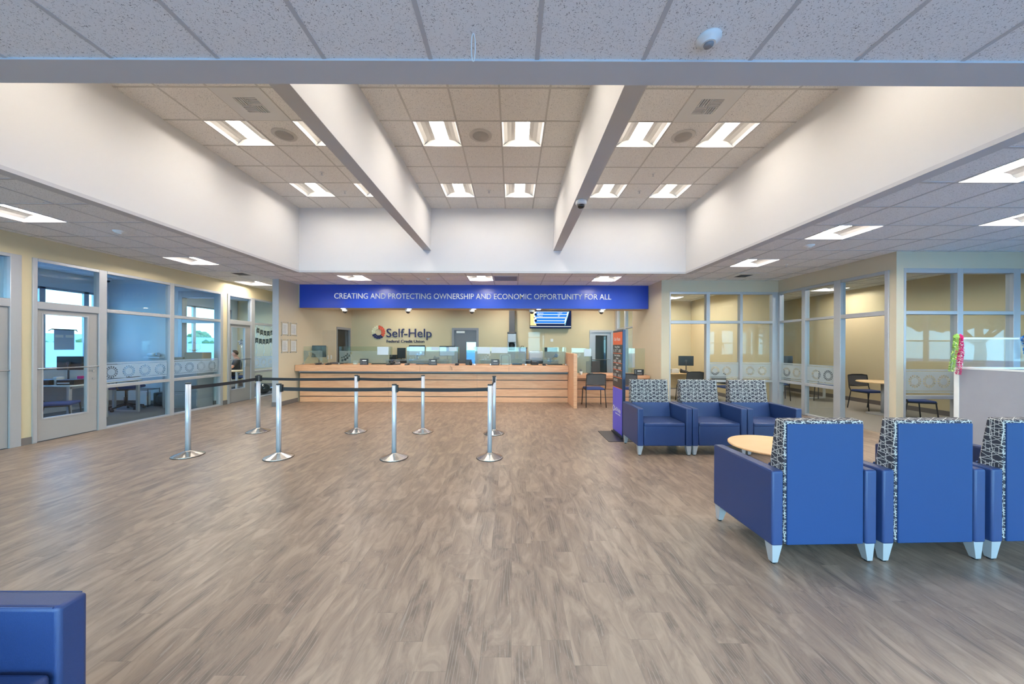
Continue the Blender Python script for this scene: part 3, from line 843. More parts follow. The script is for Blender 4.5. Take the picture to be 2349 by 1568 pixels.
# ---- ceiling lights and vents
def troffer(label, lensmat, name='ceiling_light', grp='recessed square ceiling lights'):
    t = thing(name, label, 'ceiling light', (0, 0, 0), 0, grp)
    h = .292
    b = B()
    for s in (-1, 1):
        b.box(min(s * h, s * .303), max(s * h, s * .303), -.303, .303, -.006, .012)
        b.box(-.303, .303, min(s * h, s * .303), max(s * h, s * .303), -.006, .012)
    b.build('frame', tbar, t)
    b = B()
    prof = [(.292, .004), (.27, .035), (.22, .06), (.16, .074), (.10, .08)]
    for s in (-1, 1):
        for (xa, za), (xb, zb) in zip(prof, prof[1:]):
            f = [(s * xa, -.29, za), (s * xa, .29, za), (s * xb, .29, zb), (s * xb, -.29, zb)]
            b.quad(f); 
        b.quad([(-.292, s * .292, .004), (.292, s * .292, .004), (.17, s * .265, .082), (-.17, s * .265, .082)])
    b.box(-.31, .31, -.31, .31, .09, .10)
    b.build('reflector', reflector_up if lensmat is lens_up else reflector, t)
    b = B()
    pr = [(-.10, .084), (-.10, .0785), (.10, .0785), (.10, .084)]
    b.prism(pr, lambda u, v, w_: (u, w_, v), -.262, .262)
    b.build('lens', lensmat, t)
    return t
proto_lo = troffer('p', lens_low); proto_up = troffer('p', lens_up)
def place_lights(proto, lst, z, grp):
    for i, (x, y, lb) in enumerate(lst):
        lo = (x + T / 2, y + T / 2, z)
        if i == 0:
            proto.location = lo; proto['label'] = lb; proto['group'] = grp
        else: dup(proto, lo, 0, lb, grp)
place_lights(proto_lo, LOW_LIGHTS + FAR_LIGHTS + ADDED_REAR_LIGHTS, ZL, 'recessed square lights in the low ceiling')
place_lights(proto_up, UP_LIGHTS, ZU, 'recessed square lights in the raised ceiling')
def vent(label, plain=False, low=False):
    t = thing('ceiling_vent', label, 'ceiling vent', (0, 0, 0), 0, 'ceiling air vents')
    b = B()
    g = .14 if not plain else .27
    for q in ((-.303, -g, -.303, .303), (g, .303, -.303, .303), (-g, g, -.303, -g), (-g, g, g, .303)):
        b.box(q[0], q[1], q[2], q[3], -.008, .01)
    b.build('panel', whitep if not plain else tbar, t)
    b = B(); b.box(-g, g, -g, g, .03, .04); b.build('backing', grille_m, t)
    b = B()
    if plain:
        for k in range(-12, 13): b.box(-g, g, k * .022 - .007, k * .022 + .007, -.004, .02)
    else:
        for k in range(4):
            q = .026 + k * .033
            b.box(-g, 0, q - .006, q + .006, -.01, .012); b.box(0, g, -q - .006, -q + .006, -.01, .012)
            b.box(q - .006, q + .006, 0, g, -.01, .012); b.box(-q - .006, -q + .006, -g, 0, -.01, .012)
        b.box(-g, g, -.006, .006, -.01, .012); b.box(-.006, .006, -g, g, -.01, .012)
    b.build('grille', darkgrey if low else (whitep if not plain else midgrey), t)
    return t
for lst, z, pl in ((LOW_VENTS, ZL, False), (UP_VENTS, ZU, False), (FAR_VENTS, ZL, True)):
    for x, y, lb in lst:
        v = vent(lb, pl, lst is LOW_VENTS); v.location = (x + T / 2, y + T / 2, z)
# round speakers
for x, y, lb in ((-3.345, 5.10, 'round ceiling speaker between the lights of the left bay'), (-.475, 5.10, 'round ceiling speaker between the lights of the middle bay'), (2.485, 5.10, 'round ceiling speaker between the lights of the right bay')):
    t = thing('ceiling_speaker', lb, 'speaker', (x, y, ZU), 0, 'round ceiling speakers')
    b = B(); b.lathe([(.165, 0), (.165, -.006), (.15, -.012), (.12, -.012)], seg=32); b.build('rim', tbar_up, t)
    b = B(); b.lathe([(.118, -.004), (.118, -.014), (.0, -.018)], seg=32); b.build('grille', grey_ceil, t)
# detectors and sprinklers
def detector(label, loc, r=.055, big=False):
    t = thing('smoke_detector', label, 'smoke detector', loc)
    b = B(); b.lathe([(r * 1.25, 0), (r * 1.25, -.008), (r, -.022), (r * .7, -.032), (r * .7, -.034)], seg=28); b.build('housing', whitep, t)
    b = B(); b.lathe([(r * .5, -.034), (r * .45, -.042), (r * .2, -.046)], seg=20); b.build('sensor', midgrey if big else paper, t)
detector('round white detector on the near ceiling tiles at top right', (1.04, 1.86, ZL), .05, True)
detector('small white detector on the left aisle ceiling', (-5.70, 5.05, ZL))
detector('small white detector on the right aisle ceiling', (4.78, 5.62, ZL))
detector('small white detector on the ceiling left of the middle banner light', (-2.06, 8.5, ZL), .04)
def sprinkler(label, x, y, z):
    t = thing('sprinkler_head', label, 'sprinkler', (x, y, z), 0, 'ceiling sprinkler heads')
    b = B(); b.lathe([(.035, 0), (.033, -.006), (.012, -.01)], seg=16); b.build('escutcheon', whitep, t)
    b = B(); b.tube([(0, 0, -.005), (0, 0, -.045)], .007); b.lathe([(.003, -.045), (.02, -.047), (.02, -.05)], seg=12); b.build('head', steel, t)
for a in (('sprinkler head between light rows in the left bay', -3.40, 6.2, ZU), ('sprinkler head between far lights of the left bay', -3.35, 6.95, ZU),
          ('sprinkler head between far lights of the middle bay', -.475, 6.9, ZU), ('sprinkler head between light rows in the right bay', 2.49, 6.2, ZU),
          ('sprinkler head between far lights of the right bay', 2.5, 6.9, ZU), ('sprinkler head near the far right aisle light', 5.45, 6.95, ZL),
          ('sprinkler head beside the vent of the left aisle', -5.98, 7.6, ZL), ('sprinkler head above the blue banner left part', -2.7, 8.5, ZL),
          ('sprinkler head above the blue banner right part', 1.66, 8.5, ZL)):
    sprinkler(*a)
# cable loop at the top
b = B()
pts = [(-.012 + .03 * math.sin(a) * .35, 0, -.07 + .075 * math.cos(a)) for a in [2 * pi * k / 20 for k in range(21)]]
b.tube([(p[0], p[1], min(p[2], -.001)) for p in pts], .0028, 6)
tag(b.build('cable_loop', whitep, None, (-.20, 1.84, ZL)), 'thin white cable loop hanging from a near ceiling tile', 'cable')
# ================================================================== BANNER, LOGO, COUNTER
ban = B(); ban.box(-5.745, 3.66, 9.405, 9.44, 2.535, ZL - .002)
o = ban.build('banner', signblue)
tag(o, 'long blue banner board with white capitals above the teller counter', 'sign')
b = B()
b.text('CREATING AND PROTECTING OWNERSHIP AND ECONOMIC OPPORTUNITY FOR ALL', face_cam(-1.075, 9.404, 2.785), w=7.47, h=.155, ext=.008, off=.006)
b.build('lettering', signwhite, o)

lg = thing('wall_logo', 'round dotted logo and navy lettering on the back wall', 'sign', (0, 12.58, 0))
for nm, mt, rng in (('cream_dots', cream, range(3, 10)), ('red_dots', red, list(range(12, 19))), ('navy_dots', navy, range(0, 0))):
    pass
b1, b2, b3 = B(), B(), B()
cx, cz = -4.83, 2.005
for k in range(16):
    a = pi / 2 - 2 * pi * (k + .5) / 16         # clockwise from the top
    tgt = b2 if k < 6 else (b3 if k < 11 else b1)
    for R, r in ((.205, .040), (.138, .026)):
        M = frame((cx + R * math.cos(a), -.001, cz + R * math.sin(a)), (1, 0, 0), (0, 0, 1), (0, -1, 0))
        tgt.lathe([(r, 0), (r, .03), (r * .8, .034)], seg=16, M=M)
b1.build('cream_dots', cream, lg); b2.build('red_dots', red, lg); b3.build('navy_dots', navy, lg)
b = B(); b.text('Self-Help', face_cam(-3.725, -.002, 1.83), w=1.62, h=.325, ext=.035)
b.build('large_lettering', navy, lg)
b = B(); b.text('Federal Credit Union', face_cam(-3.855, -.002, 1.635), w=1.36, h=.105, ext=.02, off=.008)
b.build('small_lettering', navy, lg)

# teller counter
ct = thing('teller_counter', 'long oak teller counter with dark horizontal grooves', 'counter', (0, 9.28, 0))
b = B(); b.box(-5.785, 1.50, 0, 1.05, .965, 1.0, bev=.003); b.build('worktop', oak, ct)
b = B()
for x0, x1 in ((-5.785, -2.46), (-2.457, -.10), (-.097, 1.499)): b.box(x0, x1, -.004, .022, .835, .998, bev=.003)
b.build('fascia_board', oak, ct)
b = B()
for z0, z1 in ((.002, .140), (.160, .360), (.380, .592), (.612, .766)):
    for x0, x1 in ((-5.74, -3.35), (-3.347, -.95), (-.947, 1.50)): b.box(x0, x1, .14, .165, z0, z1, bev=.002)
b.build('front_boards', oak, ct)
b = B(); b.box(-5.74, 1.5, .158, .20, .0, .80); b.build('backing_panel', black, ct)
b = B(); b.box(-5.76, 1.499, .135, .2, .792, .834); b.build('apron_strip', midgrey, ct)
b = B(); b.box(-.0435, .0435, -.74, .75, 0, 1.34, bev=.004)
tag(b.build('privacy_panel', oak, None, (1.5455, 9.28, 0)), 'upright oak divider between the high counter and the low desk', 'panel')

ld = thing('service_desk', 'low oak service desk with grooved front right of the counter', 'desk', (0, 9.28, 0))
b = B(); b.box(1.59, 3.66, 0, 1.0, .715, .75, bev=.003); b.build('desktop', oak, ld)
b = B(); b.box(1.59, 3.66, -.004, .02, .672, .748, bev=.003); b.build('fascia_board', oak, ld)
b = B()
for z0, z1 in ((.002, .142), (.156, .362), (.376, .594), (.608, .66)): b.box(1.59, 3.66, .14, .165, z0, z1, bev=.002)
b.build('front_boards', oak, ld)
b = B(); b.box(1.59, 3.66, .16, .2, 0, .66); b.build('backing_panel', black, ld)

# glass screens on the counter
def arcdots(cx, cz, R, r, a0, a1, n):
    h = []
    for k in range(n):
        a = math.radians(a0 + (a1 - a0) * k / (n - 1))
        h.append((cx + R * math.cos(a), cz + R * math.sin(a), r)); h.append((cx + R * .76 * math.cos(a), cz + R * .76 * math.sin(a), r * .66))
    return h
def counter_glass(label, x0, x1, z0, zt, arc, y=9.62, seams=(), frost=True, wings=(True, True)):
    t = thing('glass_screen', label, 'glass screen', (0, y, 0), 0, 'glass screens on the teller counter')
    b = B()
    xs = [x0] + list(seams) + [x1]
    for a, c in zip(xs, xs[1:]): b.box(a + .002, c - .002, -.004, .004, z0 + .03, zt)
    b.build('pane', cglass, t)
    if frost:
        b = B()
        b.plate([(x0 + .01, z0 + .045), (x1 - .01, z0 + .045), (x1 - .01, zt - .12), (x0 + .01, zt - .12)],
                [q for q in arc if x0 + .05 < q[0] < x1 - .05 and z0 + .09 < q[1] < zt - .16], face_cam(0, -.0055, 0), .001)
        b.build('frosted_film', film_c, t)
    for s, x in ((0, x0), (1, x1)):
        if wings[s]:
            b = B(); b.box(x - .004, x + .004, .004, .26, z0 + .03, zt); b.build('side_pane', cglass, t)
    b = B()
    for x in xs: b.box(x - .018, x + .018, -.018, .018, z0, z0 + .035, bev=.004)
    b.build('clamp', steel, t)
    return t
counter_glass('glass screen at the far left end of the counter', -5.76, -5.23, 1.0, 1.495, arcdots(-5.52, 1.3, .085, .022, 60, 330, 9), wings=(False, True))
counter_glass('second glass screen from the left, white sheet at its top right', -4.78, -3.40, 1.0, 1.495, arcdots(-4.74, 1.42, .31, .034, -95, 25, 9), seams=(-4.10,))
counter_glass('third glass screen from the left, below the back door', -2.92, -1.50, 1.0, 1.495, arcdots(-2.80, 1.42, .29, .034, -95, 10, 8), seams=(-2.2,))
counter_glass('fourth glass screen, below the grey pneumatic tube', -1.04, .37, 1.0, 1.495, arcdots(-.86, 1.40, .26, .032, -95, -10, 6), seams=(-.60,))
counter_glass('glass screen at the right end of the high counter', .84, 1.48, 1.0, 1.495, arcdots(1.02, 1.36, .25, .032, -95, -20, 6), wings=(True, False))
counter_glass('glass screen over the low desk beside the oak end panel', 1.62, 2.16, .75, 1.475, arcdots(1.62, 1.44, .26, .034, -90, -20, 6), y=9.55, wings=(False, True))
counter_glass('clear glass screen at the right wall over the low desk', 2.98, 3.63, .75, 1.475, [], y=9.55, frost=False, wings=(True, False))
for x0, x1, y, z0, zt, lb, dz in ((-5.42, -5.06, 9.95, 1.0, 1.95, 'tall clear acrylic shield near the left end of the counter', 0),
                                (-4.78, -4.60, 9.95, 1.0, 1.95, 'narrow clear acrylic shield in front of the dark side door', 0),
                                (.46, .94, 10.08, 1.0, 1.93, 'tall clear acrylic shield under the television', 0)):
    t = thing('acrylic_shield', lb, 'shield', ((x0 + x1) / 2, y, z0))
    w_ = (x1 - x0) / 2
    b = B(); b.box(-w_, w_, -.003, .003, .012, zt - z0, bev=.0); b.build('sheet', acryl, t)
    b = B(); b.box(-w_, w_, -.06, .06, 0, .012); b.build('foot', acryl, t)
# paper sheets on the glass
for i, (x0, x1, z0, z1, y, lb) in enumerate(((-3.72, -3.41, 1.27, 1.49, 9.60, 'blank pale sheet on the second glass screen'), (-2.23, -2.02, 1.40, 1.49, 9.60, 'pale sheet at the top middle of the third glass screen'),
        (-1.75, -1.53, 1.38, 1.49, 9.60, 'small pale sheet at the right end of the third glass screen'), (-.96, -.615, 1.31, 1.49, 9.60, 'pale sheet left of the seam on the fourth glass screen'),
        (-.58, -.13, 1.33, 1.49, 9.60, 'wide pale sheet right of the seam on the fourth glass screen'), (1.96, 2.15, 1.25, 1.45, 9.53, 'square pale sheet on the glass over the low desk'))):
    b = B(); b.box(0, x1 - x0, 0, .0015, 0, z1 - z0)
    tag(b.build('paper_sheet', papertint, None, (x0, y, z0)), lb, 'notice', 'sheets taped to the counter glass')
# dark number placards
def placard(label, x, y, z, w=.22, h=.165):
    t = thing('counter_placard', label, 'placard', (x, y, z), 0, 'black placards on the counter')
    b = B(); b.box(-w / 2, w / 2, -.01, .01, 0, h, bev=.004); b.build('board', black, t)
    b = B(); b.box(-.045, .065, -.012, -.0105, h * .62, h * .78); b.build('white_strip', paper, t)
    b = B()
    for k in range(4): b.box(-w * .42, -w * .3, -.012, -.0105, h * (.14 + .2 * k), h * (.22 + .2 * k))
    for k in range(3): b.box(-.05, .08, -.012, -.0105, h * (.14 + .12 * k), h * (.18 + .12 * k))
    b.build('print', midgrey, t)
    b = B(); b.box(-w / 2, w / 2, -.0, .06, 0, .006); b.build('foot', black, t)
placard('black placard on the counter before the second glass screen', -4.02, 9.46, 1.0)
placard('black placard on the counter before the third glass screen', -2.155, 9.46, 1.0)
placard('black placard on the counter before the fourth glass screen', -.47, 9.46, 1.0)
placard('black placard on the low desk near the right wall', 3.42, 9.42, .75, .26, .16)
# monitors
def monitor(label, x, y, z, w, h, rz, mat_s, stand=.16, grp=None):
    t = thing('computer_monitor', label, 'monitor', (x, y, z), rz, grp)
    b = B(); b.box(-w / 2, w / 2, -.02, .02, stand, stand + h, bev=.006); b.build('housing', black, t)
    b = B(); b.box(-w / 2 + .015, w / 2 - .015, -.0215, -.0205, stand + .015, stand + h - (.015 if mat_s is black else .045))
    b.build('screen', mat_s, t)
    b = B(); b.tube([(0, .035, .01), (0, .035, stand + h * .5)], .014); b.box(-.03, .03, .015, .05, stand + h * .4, stand + h * .6)
    b.build('stand', darkgrey, t)
    b = B(); b.box(-.11, .11, -.05, .11, 0, .012, bev=.004); b.build('foot', darkgrey, t)
    return t
monitor('black monitor seen from behind at the left teller station', -5.62, 10.15, 1.0, .36, .34, pi + .35, black, .18)
monitor('small dark monitor on the back desk left of the wide ones', -3.80, 11.95, 1.05, .28, .36, .5, black, .04)
monitor('monitor with pale blue screen, left of the pair on the back desk', -3.34, 12.2, 1.05, .56, .36, 0, scr_w, .13)
monitor('monitor with pale blue screen, right of the pair by the back door', -2.28, 12.2, 1.05, .54, .35, 0, scr_w, .12)
monitor('black monitor at the teller station below the television', 1.13, 10.2, 1.0, .40, .30, .3, black, .19)
t_m = monitor('thin black monitor edge beside the low desk glass', 2.25, 9.95, .75, .36, .28, 1.35, black, .22)
# back work desk
t = thing('back_desk', 'dark grey work desk along the back wall behind the counter', 'desk', (0, 12.2, 0))
b = B(); b.box(-4.35, -2.25, -.28, .33, 1.01, 1.05, bev=.004); b.box(.18, 1.6, -.28, .33, 1.01, 1.05, bev=.004); b.box(-1.1, -.18, -.28, .33, 1.01, 1.05, bev=.004); b.build('desktop', greybox, t)
b = B(); b.box(-4.33, -2.27, -.25, .32, 0.0, 1.01); b.box(.2, 1.58, -.25, .32, 0.0, 1.01); b.box(-1.08, -.2, -.25, .32, 0.0, 1.01); b.build('cabinet_body', darkgrey, t)
# things on the counter and back desk
def boxthing(name, label, cat, x, y, z, w, d, h, mat, bev=.008, rz=0, extra=None, grp=None):
    t = thing(name, label, cat, (x, y, z), rz, grp)
    b = B(); b.box(-w / 2, w / 2, -d / 2, d / 2, 0, h, bev=bev); b.build('body', mat, t)
    if extra: extra(t)
    return t
def card_reader(label, x, y=9.44, z=1.0, rz=0):
    t = thing('card_reader', label, 'card reader', (x, y, z), rz, 'card readers on the counter')
    b = B(); b.prism([(-.08, 0), (.08, 0), (.08, .055), (-.08, .02)], lambda u, v, w_: (w_, u, v), -.045, .045, bev=.005); b.build('body', black, t)
    b = B(); b.box(-.03, .03, .01, .06, .049, .053); b.build('display', midgrey, t)
    b = B(); b.tube([(0, .08, .01), (.02, .12, .008), (.03, .15, .006)], .004, 6); b.build('cable', black, t)
for x, lb in ((-5.25, 'card reader beside the leftmost glass screen'), (-4.98, 'card reader in the first counter opening'), (-3.34, 'card reader at the right of the second glass screen'),
              (-2.85, 'card reader at the left foot of the third glass screen'), (-1.50, 'card reader at the right foot of the third glass screen'), (.86, 'card reader at the left foot of the rightmost high screen')):
    card_reader(lb, x)
def keyb(label, x, y, z=1.0, w=.42):
    t = thing('keyboard', label, 'keyboard', (x, y, z), 0, 'keyboards behind the glass screens')
    b = B(); b.box(-w / 2, w / 2, -.07, .07, 0, .018, bev=.004); b.build('body', black, t)
    b = B()
    for r in range(4):
        for c in range(14): b.box(-w / 2 + .012 + c * (w - .03) / 14, -w / 2 + .012 + (c + .8) * (w - .03) / 14, -.058 + r * .03, -.034 + r * .03, .018, .023)
    b.build('keys', darkgrey, t)
keyb('keyboard behind the second glass screen', -3.75, 9.85); keyb('keyboard behind the third glass screen', -2.5, 9.85); keyb('keyboard behind the rightmost high screen', 1.2, 9.85)
def phone(label, x, y, z, rz=0):
    t = thing('desk_phone', label, 'phone', (x, y, z), rz, 'desk phones')
    b = B(); b.prism([(-.1, 0), (.1, 0), (.1, .09), (-.1, .03)], lambda u, v, w_: (w_, u, v), -.09, .09, bev=.006); b.build('base', black, t)
    b = B(); b.tube([(-.065, -.09, .055), (-.065, -.05, .075), (-.065, .05, .105), (-.065, .09, .11)], [.022, .014, .014, .022]); b.build('handset', darkgrey, t)
    b = B(); b.box(-.02, .07, .02, .08, .075, .088); b.build('display', midgrey, t)
phone('desk phone with dark handset in the second opening of the counter', -3.22, 9.72, 1.0, .4); phone('desk phone beside the rightmost acrylic shield', .62, 9.78, 1.0, .2)
phone('desk phone on the back desk between the monitors', -3.62 + 1.0, 12.0, 1.05)
# cash device, brochure holder, tissue box
t = thing('cash_dispenser', 'dark green grey box machine behind the fourth screen', 'machine', (.13, 9.88, 1.0))
b = B(); b.box(-.15, .15, -.12, .12, .05, .17, bev=.01); b.build('body', pbr('machine_green', (.10, .14, .13), .5), t)
b = B(); b.box(-.14, .14, -.11, .11, 0, .05); b.build('base', black, t)
t = thing('brochure_stand', 'white brochure stand with black wire arch on the counter', 'stand', (-.20, 9.80, 1.0))
b = B(); b.box(-.15, .15, -.02, .02, 0, .29, bev=.004); b.build('board', whitep, t)
b = B(); b.tube([(-.11, -.03, 0), (-.11, -.03, .24), (-.08, -.03, .275), (.08, -.03, .275), (.11, -.03, .24), (.11, -.03, 0)], .007); b.build('wire_arch', black, t)
boxthing('tissue_box', 'small white box on the counter behind the second screen', 'box', -4.38, 9.76, 1.0, .11, .11, .1, whitep)
boxthing('paper_tray', 'low dark paper tray on the counter in the first opening', 'tray', -4.96, 9.86, 1.0, .28, .24, .05, darkgrey)
def cup(label, x, y, z, m):
    t = thing('pen_cup', label, 'cup', (x, y, z), 0, 'pen cups on the counter')
    b = B(); b.lathe([(.035, 0), (.04, .09), (.036, .09), (.033, .01)], seg=20); b.build('cup', m, t)
    b = B()
    for k in range(3): b.tube([(.01 * k - .01, 0, .01), (.02 * k - .02, .01 * k, .15)], .004, 6)
    b.build('pens', navy, t)
cup('dark pen cup at the seam of the second and third screens', -3.28, 9.50, 1.0, black)
cup('dark pen cup at the left foot of the fourth screen', -1.13, 9.50, 1.0, black)
cup('white pen cup on the low desk', 1.87, 9.50, .75, whitep)
boxthing('receipt_printer', 'black receipt printer at the counter left of the fourth screen', 'printer', -1.22, 9.72, 1.0, .15, .2, .14, black)
def prn(t):
    b = B(); b.box(-.17, .17, -.235, -.20, .06, .075); b.build('output_tray', midgrey, t)
    b = B(); b.box(-.15, .15, -.18, .18, .301, .31); b.build('scanner_lid', darkgrey, t)
boxthing('laser_printer', 'white printer on the back desk under the television', 'printer', .82, 12.15, 1.05, .46, .42, .30, whitep, .02, 0, prn)
boxthing('storage_box', 'brown folder box on the back desk under the television', 'box', 1.32, 12.15, 1.05, .25, .3, .17, cardbrown)
boxthing('phone_stack', 'dark rack of phones and files left of the back desk monitors', 'rack', -4.12, 12.1, 1.05, .22, .2, .16, black)
t = thing('storage_bin', 'purple patterned bin with black lid beside the tube station', 'bin', (.35, 12.2, 1.05))
b = B(); b.prism([(-.13, .22), (.13, .22), (.15, .40), (-.15, .40)], lambda u, v, w_: (u, w_, v), -.12, .12, bev=.01); b.build('body', bagm, t)
b = B(); b.box(-.17, .17, -.14, .14, .40, .43, bev=.006); b.tube([(-.05, 0, .43), (-.04, 0, .47), (.04, 0, .47), (.05, 0, .43)], .01); b.build('lid', black, t)
b = B(); b.box(-.13, .13, -.12, .12, 0, .22, bev=.01); b.build('stand', midgrey, t)
# cable on fascia
b = B(); pts = [(0, 0, .01), (.0, -.012, -.02), (.02, -.014, -.10), (.05, -.014, -.125), (.055, -.014, -.09), (.03, -.012, -.04), (.01, -.012, -.005)]
b.tube(pts, .004, 6); tag(b.build('cable', cardbrown, None, (-1.655, 9.274, 1.0)), 'thin brown cable loop hanging over the counter front edge', 'cable')
# pneumatic tube
t = thing('pneumatic_tube', 'grey pneumatic tube station on the back wall with tall duct', 'tube station', (-.02, 12.4, 0))
b = B(); b.box(-.10, .10, -.10, .10, 2.0, ZL); b.build('duct', darkgrey, t)
b = B(); b.box(-.16, .16, -.15, .15, 1.96, 2.02, bev=.01); b.build('collar', darkgrey, t)
b = B(); b.box(-.15, .15, -.14, .14, 1.66, 1.96, bev=.012); b.box(-.15, -.12, -.14, .14, 1.35, 1.66); b.box(.12, .15, -.14, .14, 1.35, 1.66); b.box(-.12, .12, .1, .14, 1.35, 1.66); b.box(-.15, .15, -.14, .14, 1.32, 1.36)
b.build('housing', greybox, t)
b = B(); b.lathe([(.085, 0), (.095, .03), (.095, .22), (.07, .28)], c=(0, -.02, 1.37), seg=24); b.build('carrier', black, t)
b = B(); b.box(-.12, .12, -.10, .10, .0, 1.32); b.build('lower_duct', midgrey, t)
# television
t = thing('television', 'wall television with blue weather listing above the tellers', 'television', (1.355, 12.44, 2.43))
W2, H2 = .74, .43
b = B(); b.box(-W2, W2, -.03, .05, -H2 + .15, H2, bev=.006); b.build('housing', black, t)
b = B(); b.box(-.2, .2, .05, .13, -.15, .2); b.build('bracket', darkgrey, t)
bt = H2 - .02
SM = lambda: face_cam(0, -.0305, 0)
def flat(poly, mat, nm, lift=0):
    b = B(); b.prism(poly, lambda u, v, w_: (u, -.031 - lift - w_, v), 0, .0006); b.build(nm, mat, t)
flat([(-W2 + .015, -.26), (W2 - .015, -.26), (W2 - .015, bt), (-W2 + .015, bt)], tv_dark, 'screen')
flat([(-W2 + .015, -.17), (-.50, -.17), (-.60, .12), (-.55, bt), (-W2 + .015, bt)], tv_yel, 'screen_glow', .0008)
for k, z in enumerate((.22, .00)):
    flat([(-.62 + .03, z - .105), (.60 - .07 * k, z - .105), (.66 - .07 * k, z + .105), (-.56, z + .105), (-.60, z + .06)], tv_white, 'list_edge', .0016)
    flat([(-.52, z + .012), (.57 - .07 * k, z + .012), (.60 - .07 * k, z + .09), (-.50, z + .09)], tv_blue, 'list_row', .0024)
    flat([(-.55, z - .088), (.56 - .07 * k, z - .088), (.58 - .07 * k, z - .01), (-.53, z - .01)], tv_blue, 'list_row', .0024)
    b = B(); b.lathe([(.045, 0), (.045, .001)], seg=20, M=face_cam(-.53, -.034, z)); b.build('list_mark', tv_dark, t)
flat([(-W2 + .015, -.215), (W2 - .015, -.215), (W2 - .015, -.195), (-W2 + .015, -.195)], tv_white, 'ticker_line', .0016)
flat([(.50, -.16), (.52, -.16), (.66, .34), (.645, .34)], tv_cyan, 'diagonal_line', .0032)
b = B()
b.text('Boston', face_cam(-.46, -.036, .245), h=.055, w=.20, ext=.0005, align='L'); b.text('118 F', face_cam(.26, -.036, .245), h=.055, w=.15, ext=.0005, align='L')
b.text('Miami', face_cam(-.46, -.036, .145), h=.055, w=.17, ext=.0005, align='L'); b.text('87', face_cam(.26, -.036, .145), h=.055, w=.07, ext=.0005, align='L')
b.build('lettering', tv_white, t)
# small wall plates
for x, y, z, f, lb in ((1.42, 12.577, 1.74, 'y', 'small white thermostat on the back wall below the television'),):
    b = B(); b.box(-.05, .05, -.012, 0, -.05, .05, bev=.005); tag(b.build('thermostat', whitep, None, (x, y, z)), lb, 'thermostat')
for y, lb in ((10.95, 'white wall switch nearer the dark side door, left of two'), (11.15, 'white wall switch nearer the dark side door, right of two')):
    b = B(); b.box(0, .012, -.04, .04, -.06, .06, bev=.004); b.box(.012, .018, -.015, .015, -.03, .03); tag(b.build('wall_switch', whitep, None, (-5.80, y, 1.15)), lb, 'switch')
# dome cameras and downlights under the bulkhead
def dome(label, loc):
    t = thing('security_camera', label, 'camera', loc, 0, 'dome cameras')
    b = B(); b.lathe([(.075, 0), (.08, -.01), (.08, -.045), (.07, -.06), (.05, -.065)], seg=24); b.build('housing', whitep, t)
    b = B(); b.lathe([(.055, -.062), (.05, -.09), (.03, -.108), (.0, -.115)], seg=20); b.build('dome', balloonb, t)
for x, n in ((-4.70, 'leftmost'), (-2.93, 'second from left'), (-1.14, 'middle'), (.54, 'fourth, in front of the television'), (2.49, 'rightmost')):
    dome('dome camera under the cream bulkhead, ' + n, (x, 9.78, 2.54))
dome('white camera under the right dropped beam', (1.0, 5.12, 3.655))
dome('dome camera inside the left glazed office near the ceiling corner', (-10.0, 8.6, ZL))
for i, x in enumerate((-4.66, -2.84, -1.07, .72, 2.49)):
    n = ('leftmost', 'second', 'middle', 'fourth', 'rightmost')[i]
    t = thing('downlight', 'small round downlight in the bulkhead underside, ' + n, 'downlight', (x, 9.60, 2.54), 0, 'downlights under the bulkhead')
    b = B(); b.lathe([(.085, 0), (.085, -.006), (.07, -.008)], seg=24); b.build('rim', whitep, t)
    b = B(); b.lathe([(.065, -.006), (.05, -.0095)], seg=24); b.build('lens', dl, t)
# framed notices on the column
for i, (yc, zc, lb) in enumerate(((8.87, 1.94, 'upper left framed notice on the column wall'), (9.22, 1.94, 'upper right framed notice on the column wall'),
                                  (8.87, 1.50, 'lower left framed notice on the column wall'), (9.22, 1.50, 'lower right framed notice on the column wall'))):
    t = thing('framed_notice', lb, 'notice', (-5.80, yc, zc), 0, 'framed notices on the column wall')
    b = B(); b.box(.018, .022, -.14, .14, -.175, .175); b.build('acrylic_cover', acryl, t)
    b = B(); b.box(.013, .016, -.105, .105, -.14, .14); b.build('paper', paper, t)
    b = B()
    for k in range(12): b.box(.016, .0166, -.08, .06 + random.uniform(-.02, .02), .10 - k * .018 - .004, .10 - k * .018)
    b.build('print', paperink, t)
    b = B()
    for sy in (-1, 1):
        for sz in (-1, 1): b.tube([(0.001, sy * .128, sz * .163), (.028, sy * .128, sz * .163)], .008, 10)
    b.build('standoff', steel, t)

# ================================================================== STANCHIONS
def stanchion_proto():
    t = thing('queue_stanchion', 'x', 'stanchion')
    b = B()
    seg = 16
    b.lathe([(.178, .004), (.181, .009), (.176, .015)], seg=48)
    prof = [(.176, .014), (.10, .042), (.042, .066), (.036, .072)]
    for (r0, z0), (r1, z1) in zip(prof, prof[1:]):
        for i in range(seg):
            a0, a1 = 2 * pi * i / seg, 2 * pi * (i + 1) / seg
            b.quad([(r0 * math.cos(a0), r0 * math.sin(a0), z0), (r0 * math.cos(a1), r0 * math.sin(a1), z0), (r1 * math.cos(a1), r1 * math.sin(a1), z1), (r1 * math.cos(a0), r1 * math.sin(a0), z1)])
    b.build('base', chrome, t)
    b = B(); b.lathe([(.031, .06), (.031, .985)], seg=28)
    b.build('post', satin, t)
    b = B()
    for k in range(4):
        a = pi / 4 + k * pi / 2; M = Matrix.Rotation(a, 4, 'Z')
        b.box(.0295, .0313, -.002, .002, .08, .975, M=M)
    b.build('slot', midgrey, t)
    b = B(); b.lathe([(.179, 0), (.184, .004), (.179, .008)], seg=48); b.build('rubber_rim', black, t)
    b = B(); b.lathe([(.0325, .985), (.0325, .998), (.028, 1.002)], seg=28)
    b.build('cap', black, t)
    return t
